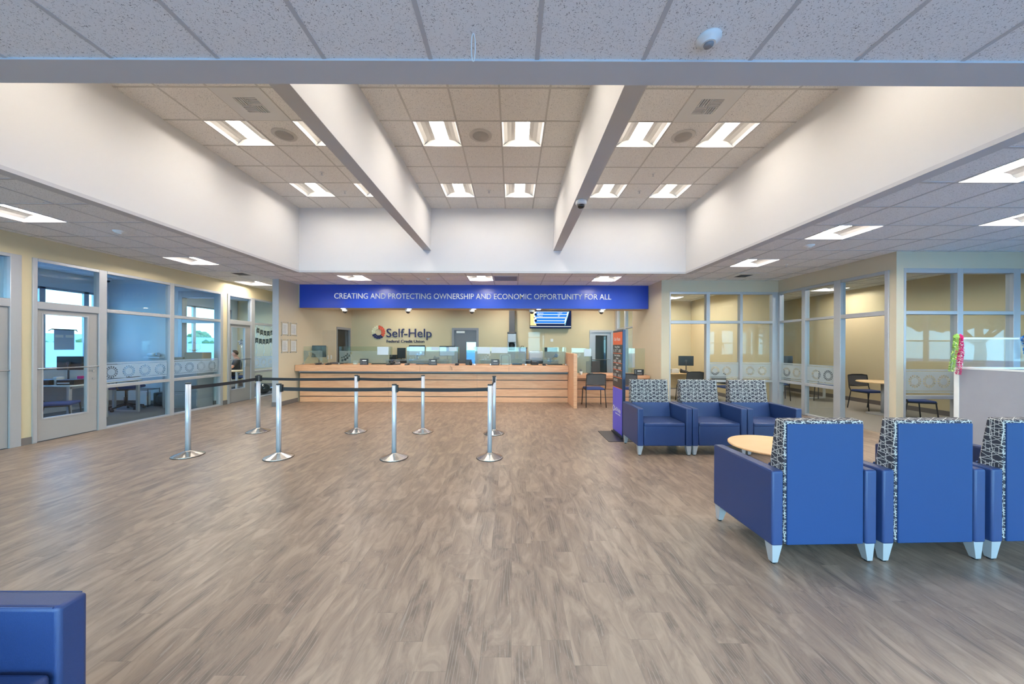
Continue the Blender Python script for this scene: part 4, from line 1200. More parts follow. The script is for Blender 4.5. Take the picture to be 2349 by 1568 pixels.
P = {'a': (-4.46, 4.80), 'b': (-3.165, 4.73), 'c': (-1.60, 4.73), 'd': (-.305, 4.76), 'e': (-4.47, 6.14), 'f': (-2.76, 6.17), 'g': (-1.58, 6.17), 'h': (-.315, 6.08)}
LB = {'a': 'queue post of the front row farthest left', 'b': 'queue post of the front row second from left', 'c': 'queue post of the front row third from left',
      'd': 'queue post at the right end of the front row', 'e': 'queue post of the back row farthest left', 'f': 'queue post of the back row second from left',
      'g': 'queue post of the back row third from left', 'h': 'queue post at the right end of the back row'}
sp = stanchion_proto(); posts = {}
for i, k in enumerate('abcdefgh'):
    if i == 0:
        sp.location = (*P[k], 0); sp['label'] = LB[k]; sp['group'] = 'queue posts with black belts'; posts[k] = sp
    else: posts[k] = dup(sp, (*P[k], 0), 0, LB[k], 'queue posts with black belts')
def belt(k0, k1, head0=True):
    x0, y0 = P[k0]; x1, y1 = P[k1]
    dx, dy = x1 - x0, y1 - y0; L = math.hypot(dx, dy); ux, uy = dx / L, dy / L
    par = posts[k0]
    n = 14; b = B()
    pz = [(.930 - .010 * 4 * (i / n) * (1 - i / n)) for i in range(n + 1)]
    nx, ny = -uy * .0015, ux * .0015
    for i in range(n):
        d0 = .045 + (L - .078) * i / n; d1 = .045 + (L - .078) * (i + 1) / n
        q = []
        for s in (1, -1):
            q.append([(ux * d0 + s * nx, uy * d0 + s * ny, pz[i] - .024), (ux * d1 + s * nx, uy * d1 + s * ny, pz[i + 1] - .024),
                      (ux * d1 + s * nx, uy * d1 + s * ny, pz[i + 1] + .024), (ux * d0 + s * nx, uy * d0 + s * ny, pz[i] + .024)])
        b.quad(q[0]); b.quad(q[1][::-1])
        b.quad([q[0][3], q[0][2], q[1][2], q[1][3]]); b.quad([q[0][1], q[0][0], q[1][0], q[1][1]])
    b.build('belt', webbing, par)
    b = B()
    ang = math.atan2(uy, ux)
    M = Matrix.Rotation(ang, 4, 'Z')
    b.box(.026, .052, -.024, .024, .890, .990, bev=.006, M=M)
    b.build('belt_housing', black, par)
    b = B(); M2 = Matrix.Translation((x1 - x0, y1 - y0, 0)) @ Matrix.Rotation(ang + pi, 4, 'Z')
    b.box(.028, .040, -.012, .012, .902, .958, M=M2); b.build('belt_clip', black, par)
belt('b', 'c'); belt('c', 'd'); belt('e', 'f'); belt('f', 'g'); belt('e', 'a'); belt('h', 'd')

# ================================================================== ARMCHAIRS
def armchair_proto():
    t = thing('armchair', 'x', 'armchair')
    hw, hd = .38, .335
    for s in (-1, 1):
        b = B(); b.box(min(s * (hw - .083), s * hw), max(s * (hw - .083), s * hw), -hd, hd, .135, .658, bev=.014, seg=3)
        ar = b.build('armrest', leather, t)
        b = B()
        x0, x1 = sorted((s * (hw - .083), s * hw))
        for yy, dz in ((-hd + .012, 0), (hd - .012, 0)):
            for xx in (x0 + .004, x1 - .004):
                b.tube([(xx, yy, .15), (xx, yy, .645)], .0028, 6)
        for xx in (x0 + .004, x1 - .004): b.tube([(xx, -hd + .02, .655), (xx, hd - .02, .655)], .0028, 6)
        b.build('piping', leather, ar)
    iw = hw - .083 - .008
    b = B(); b.box(-iw, iw, -hd + .008, .16, .135, .425, bev=.014, seg=2)
    b.box(-iw, iw, -hd + .004, .17, .40, .458, bev=.02, seg=3)
    b.build('seat', leather, t)
    # patterned backrest: side profile (y,z)
    b = B()
    prof = [(hd - .006, .14), (hd - .006, 1.005), (hd - .095, 1.012), (hd - .145, .66), (hd - .19, .44), (hd - .19, .14)]
    b.prism(prof, lambda u, v, w_: (w_, u, v), -iw, iw, bev=.014)
    b.build('backrest', patt, t)
    b = B(); pr = [(hd - .146, .667), (hd - .156, .667), (hd - .205, .45), (hd - .19, .44)]
    b.prism(pr, lambda u, v, w_: (w_, u, v), -iw + .002, iw - .002, bev=.004)
    b.build('lumbar_panel', leather, t)
    b = B(); b.box(-iw + .014, iw - .014, hd - .012, hd + .004, .142, .985, bev=.006, seg=2)
    b.build('back_panel', leather_b, t)
    for sx_ in (-1, 1):
        for sy in (-1, 1):
            cx_, cy_ = sx_ * (hw - .045), sy * (hd - .045)
            b = B()
            vs = []
            for z, k, sh in ((.138, .036, 0), (.012, .019, .010)):
                vs.append([b.bm.verts.new((cx_ + a * k + sx_ * sh, cy_ + c * k + sy * sh, z)) for a, c in ((-1, -1), (1, -1), (1, 1), (-1, 1))])
            for i in range(4): b.bm.faces.new([vs[1][i], vs[1][(i + 1) % 4], vs[0][(i + 1) % 4], vs[0][i]])
            b.bm.faces.new(vs[0]); b.bm.faces.new(vs[1][::-1])
            lg_ = b.build('leg', steel if False else alu, t)
            b = B(); b.lathe([(.016, 0), (.018, .012)], c=(cx_ + sx_ * .01, cy_ + sy * .01, 0), seg=14); b.build('glide', black, lg_)
    return t
ac = armchair_proto()
G1, G2 = 'armchairs seen from behind on the right', 'armchairs in the row facing the camera'
r0 = pi + .035
def rowpos(i):
    return (2.18 + .805 * i, 2.775 + .028 * i, 0)
ac.location = rowpos(0); ac.rotation_euler[2] = r0; tag(ac, 'blue armchair seen from behind, first from the left with its whole side showing', 'armchair', G1)
dup(ac, rowpos(1), r0, 'blue armchair seen from behind, middle of the near row', G1)
dup(ac, rowpos(2), r0, 'blue armchair seen from behind, cut off by the right edge', G1)
for i, lb in enumerate(('blue armchair facing the camera, beside the black rate board', 'blue armchair facing the camera, middle of the far row', 'blue armchair facing the camera, rightmost of the far row')):
    dup(ac, (2.13 + .772 * i, 5.19 + .01 * i, 0), 0, lb, G2)
c4 = dup(ac, (-1.485 - .335, 1.225 - .38, 0), pi / 2, 'blue armchair cut off in the lower left corner')
del c4['group']

# round table
t = thing('coffee_table', 'round light wood coffee table between the armchair rows', 'table', (2.95, 3.92, 0))
b = B(); b.lathe([(.435, .398), (.45, .404), (.45, .416), (.443, .422)], seg=64); b.build('table_top', beech, t)
b = B(); b.tube([(0, 0, .02), (0, 0, .39)], .035, 20); b.lathe([(.11, .385), (.11, .397)], seg=24); b.build('pedestal', steel, t)
b = B(); b.lathe([(.27, 0), (.27, .008), (.06, .022), (.04, .03)], seg=40); b.build('base', steel, t)

# ================================================================== RATE BOARD
t = thing('rate_board', 'tall freestanding black and blue board listing rates', 'sign', (1.80, 5.985, 0))
b = B(); b.box(0.004, .054, -.275, .265, .02, 1.80, bev=.006); b.build('frame', kedge, t)
b = B(); b.box(-.26, .26, -.42, .28, 0, .008, bev=.002); b.box(-.02, .08, -.28, .27, .008, .03); b.build('base_plate', black, t)
b = B(); b.box(.0, .006, -.265, .255, .06, .81); b.build('blue_panel', kblue, t)
b = B(); b.box(.0, .006, -.265, .255, .825, 1.55); b.build('black_panel', kblack, t)
b = B(); b.box(.0, .006, -.265, .255, 1.55, 1.765); b.build('orange_header', orange, t)
b = B()
for z in (.812, .99, 1.12, 1.235, 1.40): b.box(-.001, .004, -.255, .245, z, z + .010)
b.build('orange_rules', orange, t)
b = B()
def kt(s, y, z, h, w=None, al='C'): b.text(s, face_left(-.002, y, z), h=h, w=w, ext=.001, align=al)
kt('Our Rates', 0, 1.62, .060, .34)
kt('Money Market', 0, 1.50, .034, .28); kt('Rates', 0, 1.470, .018)
kt('Term Certificates', 0, 1.355, .034, .34); kt('6 Month', 0, 1.305, .030)
kt('12 Month', 0, 1.205, .026); kt('24 Month', 0, 1.085, .026)
for z, a_, c_ in ((1.425, '1.73', '1.82'), (1.25, '4.60', '4.80'), (1.135, '4.02', '4.08'), (1.01, '4.18', '4.16')):
    kt(a_, .13, z, .050, .16); kt(c_, -.13, z, .050, .16)
for k in range(3): b.box(-.003, 0, -.02, .20, .955 - k * .014, .959 - k * .014)
kt('Self-Help', -.03, .41, .075, .34); kt('Federal Credit Union', -.05, .36, .026, .28)
for k in range(12):
    a = 2 * pi * k / 12
    b.lathe([(.011, 0), (.011, .001)], seg=8, M=face_left(-.002, .19 + .045 * math.cos(a), .44 + .045 * math.sin(a)))
b.build('lettering', signwhite, t)
# ================================================================== OFFICE FURNITURE
def side_chair_proto():
    """four legged stacking chair with mesh back; seat front towards -Y"""
    t = thing('side_chair', 'x', 'chair')
    b = B(); b.box(-.23, .23, -.24, .21, .43, .475, bev=.02, seg=3); b.build('seat', bluefab, t)
    for s in (-1, 1):
        b = B(); b.tube([(s * .235, -.22, .42), (s * .25, -.26, .0)], .011); b.build('leg', black, t)
        b = B(); b.tube([(s * .235, .20, .44), (s * .25, .27, .0)], .011); b.build('leg', black, t)
    b = B()
    for s in (-1, 1): b.tube([(s * .238, -.23, .43), (s * .24, .19, .43), (s * .245, .23, .52), (s * .235, .27, .82)], .012)
    b.tube([(-.235, .27, .82), (-.12, .285, .84), (.12, .285, .84), (.235, .27, .82)], .014)
    b.tube([(-.24, .235, .56), (0, .25, .55), (.24, .235, .56)], .010)
    b.build('back_frame', black, t)
    b = B()
    n = 8
    for i in range(n):
        x0, x1 = -.225 + .45 * i / n, -.225 + .45 * (i + 1) / n
        y = lambda x, z: .235 + (z - .56) * .13 + .018 * (1 - (x / .225) ** 2)
        b.quad([(x0, y(x0, .56), .565), (x1, y(x1, .56), .565), (x1, y(x1, .83), .83), (x0, y(x0, .83), .83)])
        b.quad([(x1, y(x1, .56) + .004, .565), (x0, y(x0, .56) + .004, .565), (x0, y(x0, .83) + .004, .83), (x1, y(x1, .83) + .004, .83)])
    b.build('mesh_back', meshback, t)
    return t
SC = side_chair_proto()
GC = 'black side chairs with mesh backs'
SC.location = (2.085, 8.93, 0); SC.rotation_euler[2] = pi; tag(SC, 'black mesh back chair facing the low desk, left of the rate board', 'chair', GC)
for x, y, r, lb in ((2.93, 8.97, pi - .25, 'black mesh back chair partly hidden behind the rate board'),
                    (4.95, 9.75, pi + .1, 'black chair at the desk in the office behind the armchairs'),
                    (5.75, 9.35, pi / 2 + .2, 'black chair below the frosted band behind the armchairs'),
                    (8.74, 8.56, .0, 'black chair with blue seat at the round meeting table'),
                    (8.95, 9.9, -.9, 'black chair by the desk seen through the side glazing'),
                    (7.75, 10.2, 2.7, 'black chair left of the white desk frame in the right office'),
                    (8.15, 7.1, 1.2, 'black chair low behind the window facing the camera'),
                    (-8.22, 6.28, 2.2, 'dark chair in front of the desk in the left office')):
    dup(SC, (x, y, 0), r, lb, GC)

def task_chair(label, x, y, rz, z_seat=.50, bh=.58):
    t = thing('task_chair', label, 'chair', (x, y, 0), rz)
    for k in range(5):
        a = 2 * pi * k / 5 + .3
        b = B(); b.tube([(.03 * math.cos(a), .03 * math.sin(a), .13), (.30 * math.cos(a), .30 * math.sin(a), .075)], [.026, .016]); lg_ = b.build('base_leg', black, t)
        b = B(); M = Matrix.Translation((.30 * math.cos(a), .30 * math.sin(a), .032)) @ Matrix.Rotation(a, 4, 'Z') @ Matrix.Rotation(pi / 2, 4, 'X')
        b.lathe([(.024, -.022), (.031, -.018), (.031, .018), (.024, .022)], seg=18, M=M); b.build('caster', black, lg_)
    b = B(); b.tube([(0, 0, .10), (0, 0, .30)], .032, 14); b.tube([(0, 0, .28), (0, 0, z_seat - .05)], .016, 12); b.box(-.12, .12, -.1, .14, z_seat - .07, z_seat - .03, bev=.01); b.build('gas_lift', black, t)
    b = B(); b.box(-.25, .25, -.25, .24, z_seat - .03, z_seat + .04, bev=.03, seg=3); b.build('seat', bluefab, t)
    b = B(); b.tube([(0, .20, z_seat - .05), (0, .29, z_seat + .05), (0, .30, z_seat + .30)], .02); b.build('back_support', black, t)
    b = B()
    b.box(-.23, .23, .25, .29, z_seat + .12, z_seat + bh, bev=.018, seg=3); b.build('backrest', meshback, t)
    for s in (-1, 1):
        b = B(); b.tube([(s * .24, .02, z_seat - .02), (s * .29, .02, z_seat + .02), (s * .29, .02, z_seat + .2)], .014); b.box(s * .29 - .035, s * .29 + .035, -.12, .12, z_seat + .2, z_seat + .235, bev=.01); b.build('armrest', black, t)
    return t
task_chair('blue task chair on casters in the left office behind the frosted glass', -9.02, 8.14, pi / 2 + .4, .53)
task_chair('mesh task chair behind the low desk right of the counter', 2.60, 10.75, .2, .48)
tc = task_chair('black task chair the man in the office sits on', -8.98, 11.34, -pi / 2 + .60, .49, .34)

def desk(label, x, y, rz, w, d, top, leg_m, h=.74, panel=None, loops=(-1, 1)):
    t = thing('office_desk', label, 'desk', (x, y, 0), rz)
    b = B(); b.box(-w / 2, w / 2, -d / 2, d / 2, h - .03, h, bev=.008); b.build('desktop', top, t)
    for s in loops:
        b = B(); xx = s * (w / 2 - .06)
        for yy in (-d / 2 + .04, d / 2 - .04): b.box(xx - .025, xx + .025, yy - .025, yy + .025, 0, h - .03, bev=.004)
        b.box(xx - .025, xx + .025, -d / 2 + .04, d / 2 - .04, 0, .035); b.box(xx - .025, xx + .025, -d / 2 + .04, d / 2 - .04, h - .07, h - .03)
        b.build('leg_frame', leg_m, t)
    if panel is not None:
        b = B(); b.box(-w / 2 + .1, w / 2 - .1, -.01, .01, .28, h - .035); b.build('modesty_panel', panel, t)
    return t
# left office
desk('white topped desk with grey privacy panel in the left office', -9.30, 6.98, 0, 1.75, .68, desktop_l, alu, panel=greybox)
desk('return desk with open metal leg frame behind the frosted glass', -8.78, 7.66, pi / 2, .66, .62, desktop_l, alu, loops=(1,))
monitor('dark monitor on an arm against the bright office window', -9.05, 7.14, .74, .44, .28, pi + .15, black, .26)
def laser(t):
    b = B(); b.box(-.1, .1, -.145, -.141, .03, .05); b.build('label_plate', paper, t)
boxthing('document_dock', 'long black equipment box on the white desk, left one', 'box', -9.12, 6.78, .74, .52, .22, .10, black, .01, 0, laser)
boxthing('document_dock', 'shorter black equipment box on the white desk, right one', 'box', -8.62, 6.82, .74, .30, .22, .10, black, .01, .15, laser)
phone('desk phone beside the monitor in the left office', -8.72, 7.20, .74, .3)
boxthing('note_pad', 'pink and green note stack under the dark monitor', 'notes', -8.95, 7.24, .74, .08, .08, .13, pinkm, .004)
boxthing('water_bottle_pack', 'clear plastic organiser between the two black boxes', 'organiser', -8.845, 6.80, .74, .07, .12, .15, whitep, .006)
# hanging chart in the window
t = thing('hanging_chart', 'pale wall chart on a black rod hanging in the office window', 'chart', (-10.22, 7.95, 1.66))
b = B(); b.tube([(.01, -.22, .20), (.01, .22, .20)], .012); b.tube([(.0, -.22, .20), (-.02, -.26, .16)], .008); b.tube([(.0, .22, .20), (-.02, .26, .16)], .008); b.build('rod', black, t)
b = B(); b.box(.004, .008, -.18, .18, -.26, .19); b.build('sheet', pbr('chart_paper', (.45, .55, .68), .8), t)
b = B(); b.box(.0085, .0095, -.16, -.02, .02, .08); b.box(.0085, .0095, .02, .16, .02, .08); b.build('print', paper, t)
# rack, heater, cabinet
t = thing('wire_rack', 'black wire rack on the carpet against the office partition', 'rack', (-9.15, 8.66, 0))
b = B()
for z in (.02, .42):
    for y in (-.14, .14): b.tube([(-.25, y, z), (.25, y, z)], .008)
    for x in (-.25, .25): b.tube([(x, -.14, z), (x, .14, z)], .008)
for x in (-.25, .25):
    for y in (-.14, .14): b.tube([(x, y, 0), (x, y, .44)], .008)
b.build('frame', black, t)
b = B(); b.box(-.05, .12, -.05, .05, .03, .36); b.build('files', paper, t)
def fan(t):
    b = B(); b.lathe([(.13, -.0), (.13, .01), (.05, .016)], seg=24, M=frame((0, -.10, .18), (1, 0, 0), (0, 0, 1), (0, -1, 0))); b.build('grille', darkgrey, t)
boxthing('space_heater', 'black boxy heater standing on the carpet beside the wire rack', 'heater', -8.66, 8.70, 0, .40, .20, .34, black, .02, 0, fan)
t = thing('filing_cabinet', 'grey filing cabinet behind the glass at the office partition', 'cabinet', (-7.98, 8.60, 0))
b = B(); b.box(-.42, .42, -.22, .22, 0, 1.10, bev=.006); b.build('body', greybox, t)
for k in range(3):
    b = B(); b.box(-.41, .41, -.24, -.22, .06 + k * .345, .39 + k * .345, bev=.004); dr = b.build('drawer', greybox, t)
    b = B(); b.tube([(-.08, -.24, .33 + k * .345), (-.07, -.262, .33 + k * .345), (.07, -.262, .33 + k * .345), (.08, -.24, .33 + k * .345)], .006, 6); b.build('handle', steel, dr)
boxthing('cardboard_box', 'flat brown cardboard box on the filing cabinet', 'box', -7.80, 8.66, 1.10, .44, .26, .24, cardbrown)
boxthing('cardboard_box', 'small brown box at the right end of the filing cabinet', 'box', -8.18, 8.66, 1.10, .22, .24, .12, cardbrown)
t = thing('clear_balloon', 'clear round balloon with gold confetti on the filing cabinet', 'balloon', (-7.78, 8.52, 1.34))
b = B(); b.ball((0, 0, .13), .125, 3); b.build('balloon', acryl, t)
b = B()
for k in range(40):
    a = random.uniform(0, 2 * pi); r = random.uniform(0, .09)
    b.ball((r * math.cos(a), r * math.sin(a), .04 + r * r * 4), .007, 1)
o_ = b.build('confetti', goldm, t); tag(o_, None, None, None, 'stuff')
t = thing('wall_speaker', 'small white cylinder device on the ledge of the blue lit wall', 'device', (-9.05, 8.80, 1.22))
b = B(); b.tube([(-.12, 0, .05), (.06, 0, .05)], .048, 16); b.build('body', whitep, t)
b = B(); b.tube([(.06, 0, .05), (.10, 0, .05)], .035, 16); b.tube([(.10, 0, .05), (.13, 0, .06)], .05, 16); b.build('fitting', steel, t)
b = B(); b.box(-.2, .2, -.06, .06, -.03, 0); b.build('shelf', whitep, t)

# office of the seated man
desk('light wood desk with white metal legs in front of the seated man', -9.05, 10.80, 0, 1.55, .58, maple, whitep)
b = B(); R1, R2 = .19, .085
def star(t):
    b = B()
    n = 5
    ring = []
    for k in range(2 * n):
        a = pi / 2 + pi * k / n; r = .11 if k % 2 == 0 else .068
        ring.append((r * math.cos(a), r * math.sin(a)))
    c0 = b.bm.verts.new((0, -.045, 0)); c1 = b.bm.verts.new((0, .045, 0))
    vs = [b.bm.verts.new((x, 0, z)) for x, z in ring]
    for i in range(2 * n):
        j = (i + 1) % (2 * n)
        b.bm.faces.new([c0, vs[i], vs[j]]); b.bm.faces.new([c1, vs[j], vs[i]])
    b.build('foil', silver, t)
    b = B(); b.tube([(0, 0, -.08), (.02, 0, -.4), (-.02, 0, -.7), (.0, 0, -.865)], .0025, 5); b.build('ribbon', silver, t)
t = thing('star_balloon', 'silver star foil balloon seen through the office door glass', 'balloon', (-8.33, 10.72, 1.61), .5); star(t)
for x, y, r, m, lb in ((-7.78, 10.92, .17, balloonb, 'shiny black balloon on the floor behind the glass beside the door'),
                       (-7.60, 11.12, .11, silver, 'small silver balloon next to the black floor balloon')):
    t = thing('floor_balloon', lb, 'balloon', (x, y, 0), 0)
    b = B(); b.ball((0, 0, r), r, 3, sc=(1, 1, .97)); b.build('balloon', m, t)
    b = B(); b.lathe([(.002, 0), (.014, -.012), (.016, -.018)], c=(r * .9, 0, r * .7), seg=10); b.build('knot', m, t)
def pennants(label, z, y0, n, chars):
    t = thing('pennant_banner', label, 'banner', (-7.452, y0, z), 0, 'black pennant banners in the office window')
    L = n * .145
    b = B(); b.tube([(0, -.06, .03)] + [(0, L * k / 10, -.10 * 4 * (k / 10) * (1 - k / 10)) for k in range(11)], .003, 5); b.build('string', black, t)
    bl = B()
    for k in range(n):
        y = .145 * (k + .5); f = y / L; zz = -.40 * f * (1 - f)
        b = B(); b.prism([(y - .06, zz), (y + .06, zz), (y + .06, zz - .16), (y, zz - .12), (y - .06, zz - .16)], lambda u, v, w_: (w_, u, v), -.001, .001); b.build('pennant', black, t)
        bl.text(chars[k % len(chars)], face_right(.0015, y, zz - .10), h=.065, ext=.0008)
    bl.build('lettering', silver, t)
    return t
pennants('upper string of black pennants behind the glass', 2.05, 10.14, 6, 'AAAAAS')
pennants('lower string of black pennants behind the glass', 1.80, 9.95, 7, 'TAAEMES')
for i, y in enumerate((10.15, 10.45, 10.75)):
    b = B(); b.tube([(.012 * math.sin(k * 1.2), .012 * math.cos(k * 1.2), -.045 * k) for k in range(22)], .0045, 5)
    tag(b.build('swirl_streamer', silver, None, (-7.447, y, 2.10)), ('left', 'middle', 'right')[i] + ' silver swirl streamer hanging among the pennants', 'streamer', 'silver swirl streamers')

# ---- seated man
def skinmesh(name, chains, mat, parent, sub=2, root=0):
    vs, es, rs = [], [], []
    idx = {}
    for ch in chains:
        prev = None
        for p in ch:
            key = tuple(round(c, 4) for c in p[:3])
            if key not in idx:
                idx[key] = len(vs); vs.append(p[:3]); rs.append(p[3:] if len(p) > 4 else (p[3], p[3]))
            if prev is not None and prev != idx[key]: es.append((prev, idx[key]))
            prev = idx[key]
    me = bpy.data.meshes.new('sk'); me.from_pydata(vs, es, [])
    o = bpy.data.objects.new('sk', me); COL.objects.link(o)
    m = o.modifiers.new('s', 'SKIN'); m.use_smooth_shade = True
    for i, r in enumerate(rs):
        me.skin_vertices[0].data[i].radius = r
        me.skin_vertices[0].data[i].use_root = (i == root)
    s2 = o.modifiers.new('u', 'SUBSURF'); s2.levels = sub; s2.render_levels = sub
    bpy.context.view_layer.update()
    m2 = bpy.data.meshes.new_from_object(o.evaluated_get(bpy.context.evaluated_depsgraph_get()))
    bpy.data.objects.remove(o)
    b = B(); b.bm.from_mesh(m2)
    for f in b.bm.faces: f.smooth = True
    return b.build(name, mat, parent)
man = thing('person', 'seated man with short dark hair in a dark short sleeved shirt at a desk', 'person', (-8.98, 11.34, 0), .60)
# faces -X ; pelvis at origin x 0, seat .53
J = dict(pel=(0, 0, .62), wst=(.0, 0, .76), chs=(.03, 0, .96), nk=(.01, 0, 1.11), hd0=(-.03, 0, 1.165), hd1=(-.045, 0, 1.245), hd2=(-.035, 0, 1.305))
def arm(s):
    sh = (.03, s * .17, 1.03); el = (-.10, s * .25, .80); wr = (-.33, s * .16, .80)
    return sh, el, wr
ch = [[(*J['pel'], .115, .12), (*J['wst'], .095, .11), (*J['chs'], .105, .12), (*J['nk'], .058)], [(*J['nk'], .058), (*J['hd0'], .062), (*J['hd1'], .088, .078), (*J['hd2'], .078, .07)]]
for s in (-1, 1):
    sh, el, wr = arm(s)
    ch.append([(*J['chs'], .105, .12), (*sh, .055), (*el, .043), (*wr, .027)])
    hand = (wr[0] - .07, wr[1] - s * .01, wr[2] - .005)
    ch.append([(*wr, .027), (*hand, .022, .034)])
    for k, (dy, ln) in enumerate(((-.030, .062), (-.010, .075), (.010, .070), (.028, .052))):
        ch.append([(*hand, .022, .034), (hand[0] - .035, hand[1] + dy, hand[2] + .005, .010), (hand[0] - .035 - ln * .55, hand[1] + dy * 1.1, hand[2] - .003, .009), (hand[0] - .035 - ln, hand[1] + dy * 1.15, hand[2] - .022, .007)])
    ch.append([(wr[0] - .02, wr[1] - s * .0, wr[2], .024), (wr[0] - .045, wr[1] - s * .04, wr[2], .011), (wr[0] - .075, wr[1] - s * .052, wr[2] - .008, .009)])
    ch[-1].insert(0, (*wr, .027)); 
    hip = (-.03, s * .10, .60); kn = (-.45, s * .13, .58); an = (-.42, s * .13, .12)
    ch.append([(*J['pel'], .115, .12), (*hip, .085), (*kn, .062), (*an, .040)])
    ch.append([(*an, .040), (-.50, s * .13, .055, .036), (-.60, s * .13, .045, .03)])
skinmesh('body', ch, skin, man)
# clothing as child shells
c2 = [[(*J['pel'], .168, .18), (*J['wst'], .15, .172), (*J['chs'], .150, .182), (.012, 0, 1.10, .078)]]
for s in (-1, 1):
    sh, el, wr = arm(s)
    mid = tuple(a * .25 + c * .75 for a, c in zip(sh, el))
    skinmesh('sleeve', [[(.035, s * .07, 1.015, .085), (*sh, .080), (*mid, .066)]], shirtm, man)
skinmesh('shirt', c2, shirtm, man)
c3 = [[(J['pel'][0], 0, .60, .15, .165), (0, 0, .68, .15, .165)]]
for s in (-1, 1):
    c3.append([(J['pel'][0], 0, .60, .15, .165), (-.03, s * .105, .60, .105), (-.45, s * .13, .58, .076), (-.42, s * .13, .12, .058)])
skinmesh('trousers', c3, trouser, man)
for s in (-1, 1):
    b = B(); b.ball((-.52, s * .13, .045), .06, 3, sc=(2.1, .85, .72)); b.build('shoe', black, man)
b = B(); b.ball((-.035, 0, 1.262), .097, 4, sc=(1.0, .90, 1.04))
bmesh.ops.delete(b.bm, geom=[v for v in b.bm.verts if v.co.z < max(1.195, 1.293 - .95 * (v.co.x + .07))], context='VERTS')
b.build('hair', hairm, man)
b = B(); b.prism([(-.108, 1.235), (-.140, 1.205), (-.108, 1.195)], lambda u, v, w_: (u, w_, v), -.014, .014, bev=.004); b.build('nose', skin, man)
for s in (-1, 1):
    b = B(); b.ball((-.03, s * .083, 1.225), .025, 2, sc=(.8, .4, 1.2)); b.build('ear', skin, man)
    b = B(); b.ball((-.098, s * .030, 1.243), .010, 2); b.build('eye', black, man)
b = B(); b.box(-.112, -.098, -.022, .022, 1.170, 1.176); b.build('mouth', red, man)

# ---- right offices
desk('maple desk in the office behind the armchairs', 4.95, 10.55, 0, 1.9, .75, maple, maple, panel=maple)
t = monitor('dark monitor on a silver arm behind the window wall', 5.35, 10.75, .74, .42, .30, pi - .35, black, .20)
boxthing('document_tray', 'white paper box on the maple desk', 'box', 4.85, 10.45, .74, .22, .16, .12, whitep)
def papers(label, x, y, z, n=5, w=.3):
    t = thing('paper_stack', label, 'papers', (x, y, z), 0, 'paper stacks on desks')
    b = B()
    for k in range(n): b.box(-w / 2, w / 2, -.11, .11, k * .005, k * .005 + .004, M=Matrix.Rotation(random.uniform(-.3, .3), 4, 'Z'))
    b.build('sheets', paper, t)
papers('loose paper stack left on the maple desk', 4.45, 10.40, .74); phone('desk phone at the monitor on the maple desk', 5.15, 10.42, .74, .2)
desk('white legged desk in the right office below the frosted band', 9.0, 11.2, pi / 2, 1.7, .7, maple, whitep)
monitor('monitor on the desk seen through the side glazing', 8.98, 11.55, .74, .48, .32, -.5, scr_w if False else black, .17)
papers('paper pile on the white legged desk', 8.95, 10.75, .74, 6)
t = thing('meeting_table', 'round light wood meeting table on a grey post', 'table', (8.48, 7.98, 0))
b = B(); b.lathe([(.43, .715), (.45, .722), (.45, .738), (.44, .745)], seg=56); b.build('table_top', maple, t)
b = B(); b.tube([(0, 0, .02), (0, 0, .715)], .035, 16); b.build('post', alu, t)
b = B(); b.lathe([(.28, 0), (.28, .01), (.05, .03)], seg=36); b.build('base', alu, t)

# ---- cubicle partition and garlands
t = thing('cubicle_partition', 'grey fabric cubicle partition with white edge trim and glass top', 'partition', (6.42, 5.02, 0))
b = B(); b.box(.03, 3.0, -.02, .02, .03, 1.22); b.box(-.025, .02, -2.1, -.03, .03, 1.22); b.build('fabric_panel', partfab, t)
b = B(); b.box(-.03, .03, -.03, .03, 0, 1.24, bev=.004); b.box(.03, 3.0, -.028, .028, 1.22, 1.245); b.box(-.03, .026, -2.1, -.03, 1.22, 1.245); b.box(-.03, .026, -2.12, -2.09, 0, 1.245)
b.box(.03, 3.0, -.028, .028, 0, .03); b.box(-.03, .026, -2.1, -.03, 0, .03); b.build('trim', whitep, t)
b = B(); b.box(.06, 3.0, -.004, .004, 1.245, 1.65); b.build('glass_top', acryl, t)
b = B(); b.box(.02, .045, -.015, .015, 1.24, 1.665); b.box(.02, 3.0, -.015, .015, 1.645, 1.67); b.build('glass_frame', whitep, t)
def garland(label, pts, m, n):
    t = thing('flower_garland', label, 'garland', pts[0])
    o0 = Vector(pts[0]); P_ = [Vector(p) - o0 for p in pts]
    b = B(); b.tube([tuple(p) for p in P_], .004, 6); b.build('string', whitep, t)
    b = B()
    segs = [(P_[i], P_[i + 1]) for i in range(len(P_) - 1)]
    tot = sum((q - p).length for p, q in segs)
    for k in range(n):
        d = tot * (k + .5) / n
        for p, q in segs:
            if d <= (q - p).length: c = p + (q - p) * (d / (q - p).length); ax_ = (q - p).normalized(); break
            d -= (q - p).length
        R = ax_.to_track_quat('Z', 'Y').to_matrix().to_4x4()
        ph = random.uniform(0, 1)
        for j in range(8):
            a = 2 * pi * j / 8 + ph
            M = Matrix.Translation(c) @ R @ Matrix.Rotation(a, 4, 'Z')
            q = [M @ Vector(v) for v in ((.003, 0, 0), (.022, -.014, .010 + random.uniform(-.006, .006)), (.034, 0, random.uniform(-.012, .014)), (.022, .014, .006))]
            b.quad([tuple(v) for v in q])
    b.build('petals', m, t)
garland('pink flower garland hung over the partition corner', [(6.325, 4.95, 1.14), (6.33, 4.94, 1.25), (6.37, 4.95, 1.45), (6.41, 4.99, 1.66), (6.45, 5.03, 1.69), (6.47, 5.07, 1.35)], pinkm, 44)
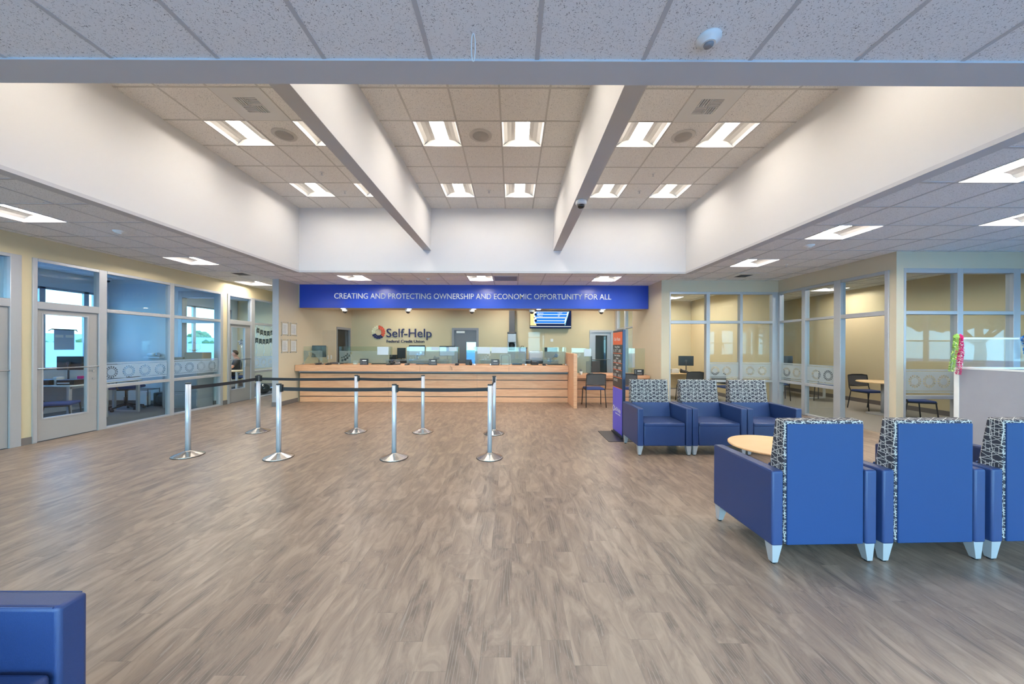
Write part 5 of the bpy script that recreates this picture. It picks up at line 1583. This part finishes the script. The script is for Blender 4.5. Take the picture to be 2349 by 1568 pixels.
garland('green flower garland beside the pink one at the partition corner', [(6.24, 4.96, 1.18), (6.26, 4.96, 1.32), (6.31, 4.97, 1.50), (6.36, 5.0, 1.66), (6.42, 5.04, 1.70), (6.49, 5.07, 1.45)], greenm, 44)
garland('blue flower garland on the partition at the right edge', [(7.36, 4.975, 1.36), (7.33, 4.975, 1.50), (7.30, 4.98, 1.665), (7.40, 4.99, 1.70), (7.5, 4.97, 1.5), (7.52, 4.97, 1.2)], bluem, 44)

# ================================================================== OUTSIDE
b = B(); b.box(-.12, .12, -32, 40, 0, 2.15); o = b.build('boundary_wall', fence_m, None, (-24, 0, -.05)); tag(o, 'pale boundary wall far outside the left windows', 'wall', None, 'structure')
b = B()
for k in range(700):
    b.ball((random.uniform(-.35, .35), random.uniform(-10, 34), random.uniform(.2, 1.7)), random.uniform(.18, .30), 1, jit=.15)
o = b.build('hedge', leafm, None, (-22.6, 0, -.05)); tag(o, 'clipped green hedge in front of the boundary wall', 'hedge', None, 'stuff')
def tree(label, x, y, h, cr):
    t = thing('tree', label, 'tree', (x, y, -.05), 0, 'trees outside')
    b = B(); b.tube([(0, 0, 0), (.1, .05, h * .35), (-.05, .1, h * .6)], [.2, .15, .09], 10)
    for k in range(5):
        a = 2 * pi * k / 5; b.tube([(0, .05, h * .42), (cr * .5 * math.cos(a), cr * .5 * math.sin(a), h * .68)], [.08, .04], 6)
    b.build('trunk', barkm, t)
    b = B()
    for k in range(150):
        a = random.uniform(0, 2 * pi); r = cr * math.sqrt(random.random()) * .85; z = h * .62 + random.uniform(0, h * .34) * (1 - (r / cr) ** 2)
        b.ball((r * math.cos(a), r * math.sin(a), z), random.uniform(.18, .32) * cr * .5, 2, jit=.2)
    b.build('crown', leafm, t)
for a in (('broad tree beyond the boundary wall seen through the partition window', -62, 69, 4.6, 2.0), ('small tree left of the broad one beyond the wall', -62, 61, 3.8, 1.3),
          ('green tree outside the street windows, left', -4, -15, 6, 2.8), ('green tree outside the street windows, middle', 3.5, -18, 6.5, 3.0), ('green tree outside the street windows, right', 10, -14, 5.5, 2.6), ('green tree outside the right side windows, nearer the street', 17, -6, 4.4, 2.2), ('green tree outside the right side windows, farther along', 18, -1.5, 4.0, 2.0)):
    tree(*a)
t = thing('utility_pole', 'grey utility pole outside the left windows', 'pole', (-27, 28, -.05))
b = B(); b.tube([(0, 0, 0), (0, 0, 8.5)], [.14, .09], 10); b.box(-.06, .06, -1, 1, 7.6, 7.75); b.build('pole', barkm, t)
for i, (yo, z) in enumerate(((-.8, 7.8), (0, 7.8), (.8, 7.1))):
    b = B(); b.tube([(0, yy, -.000 - .9 * 4 * ((yy + 45) / 75) * (1 - (yy + 45) / 75)) for yy in range(-45, 31, 5)], .015, 5)
    tag(b.build('power_line', black, None, (-27.3 + yo * 1.1, 0, z - .02)), ('upper left', 'upper right', 'lower')[i] + ' power line crossing the sky outside the left windows', 'cable')
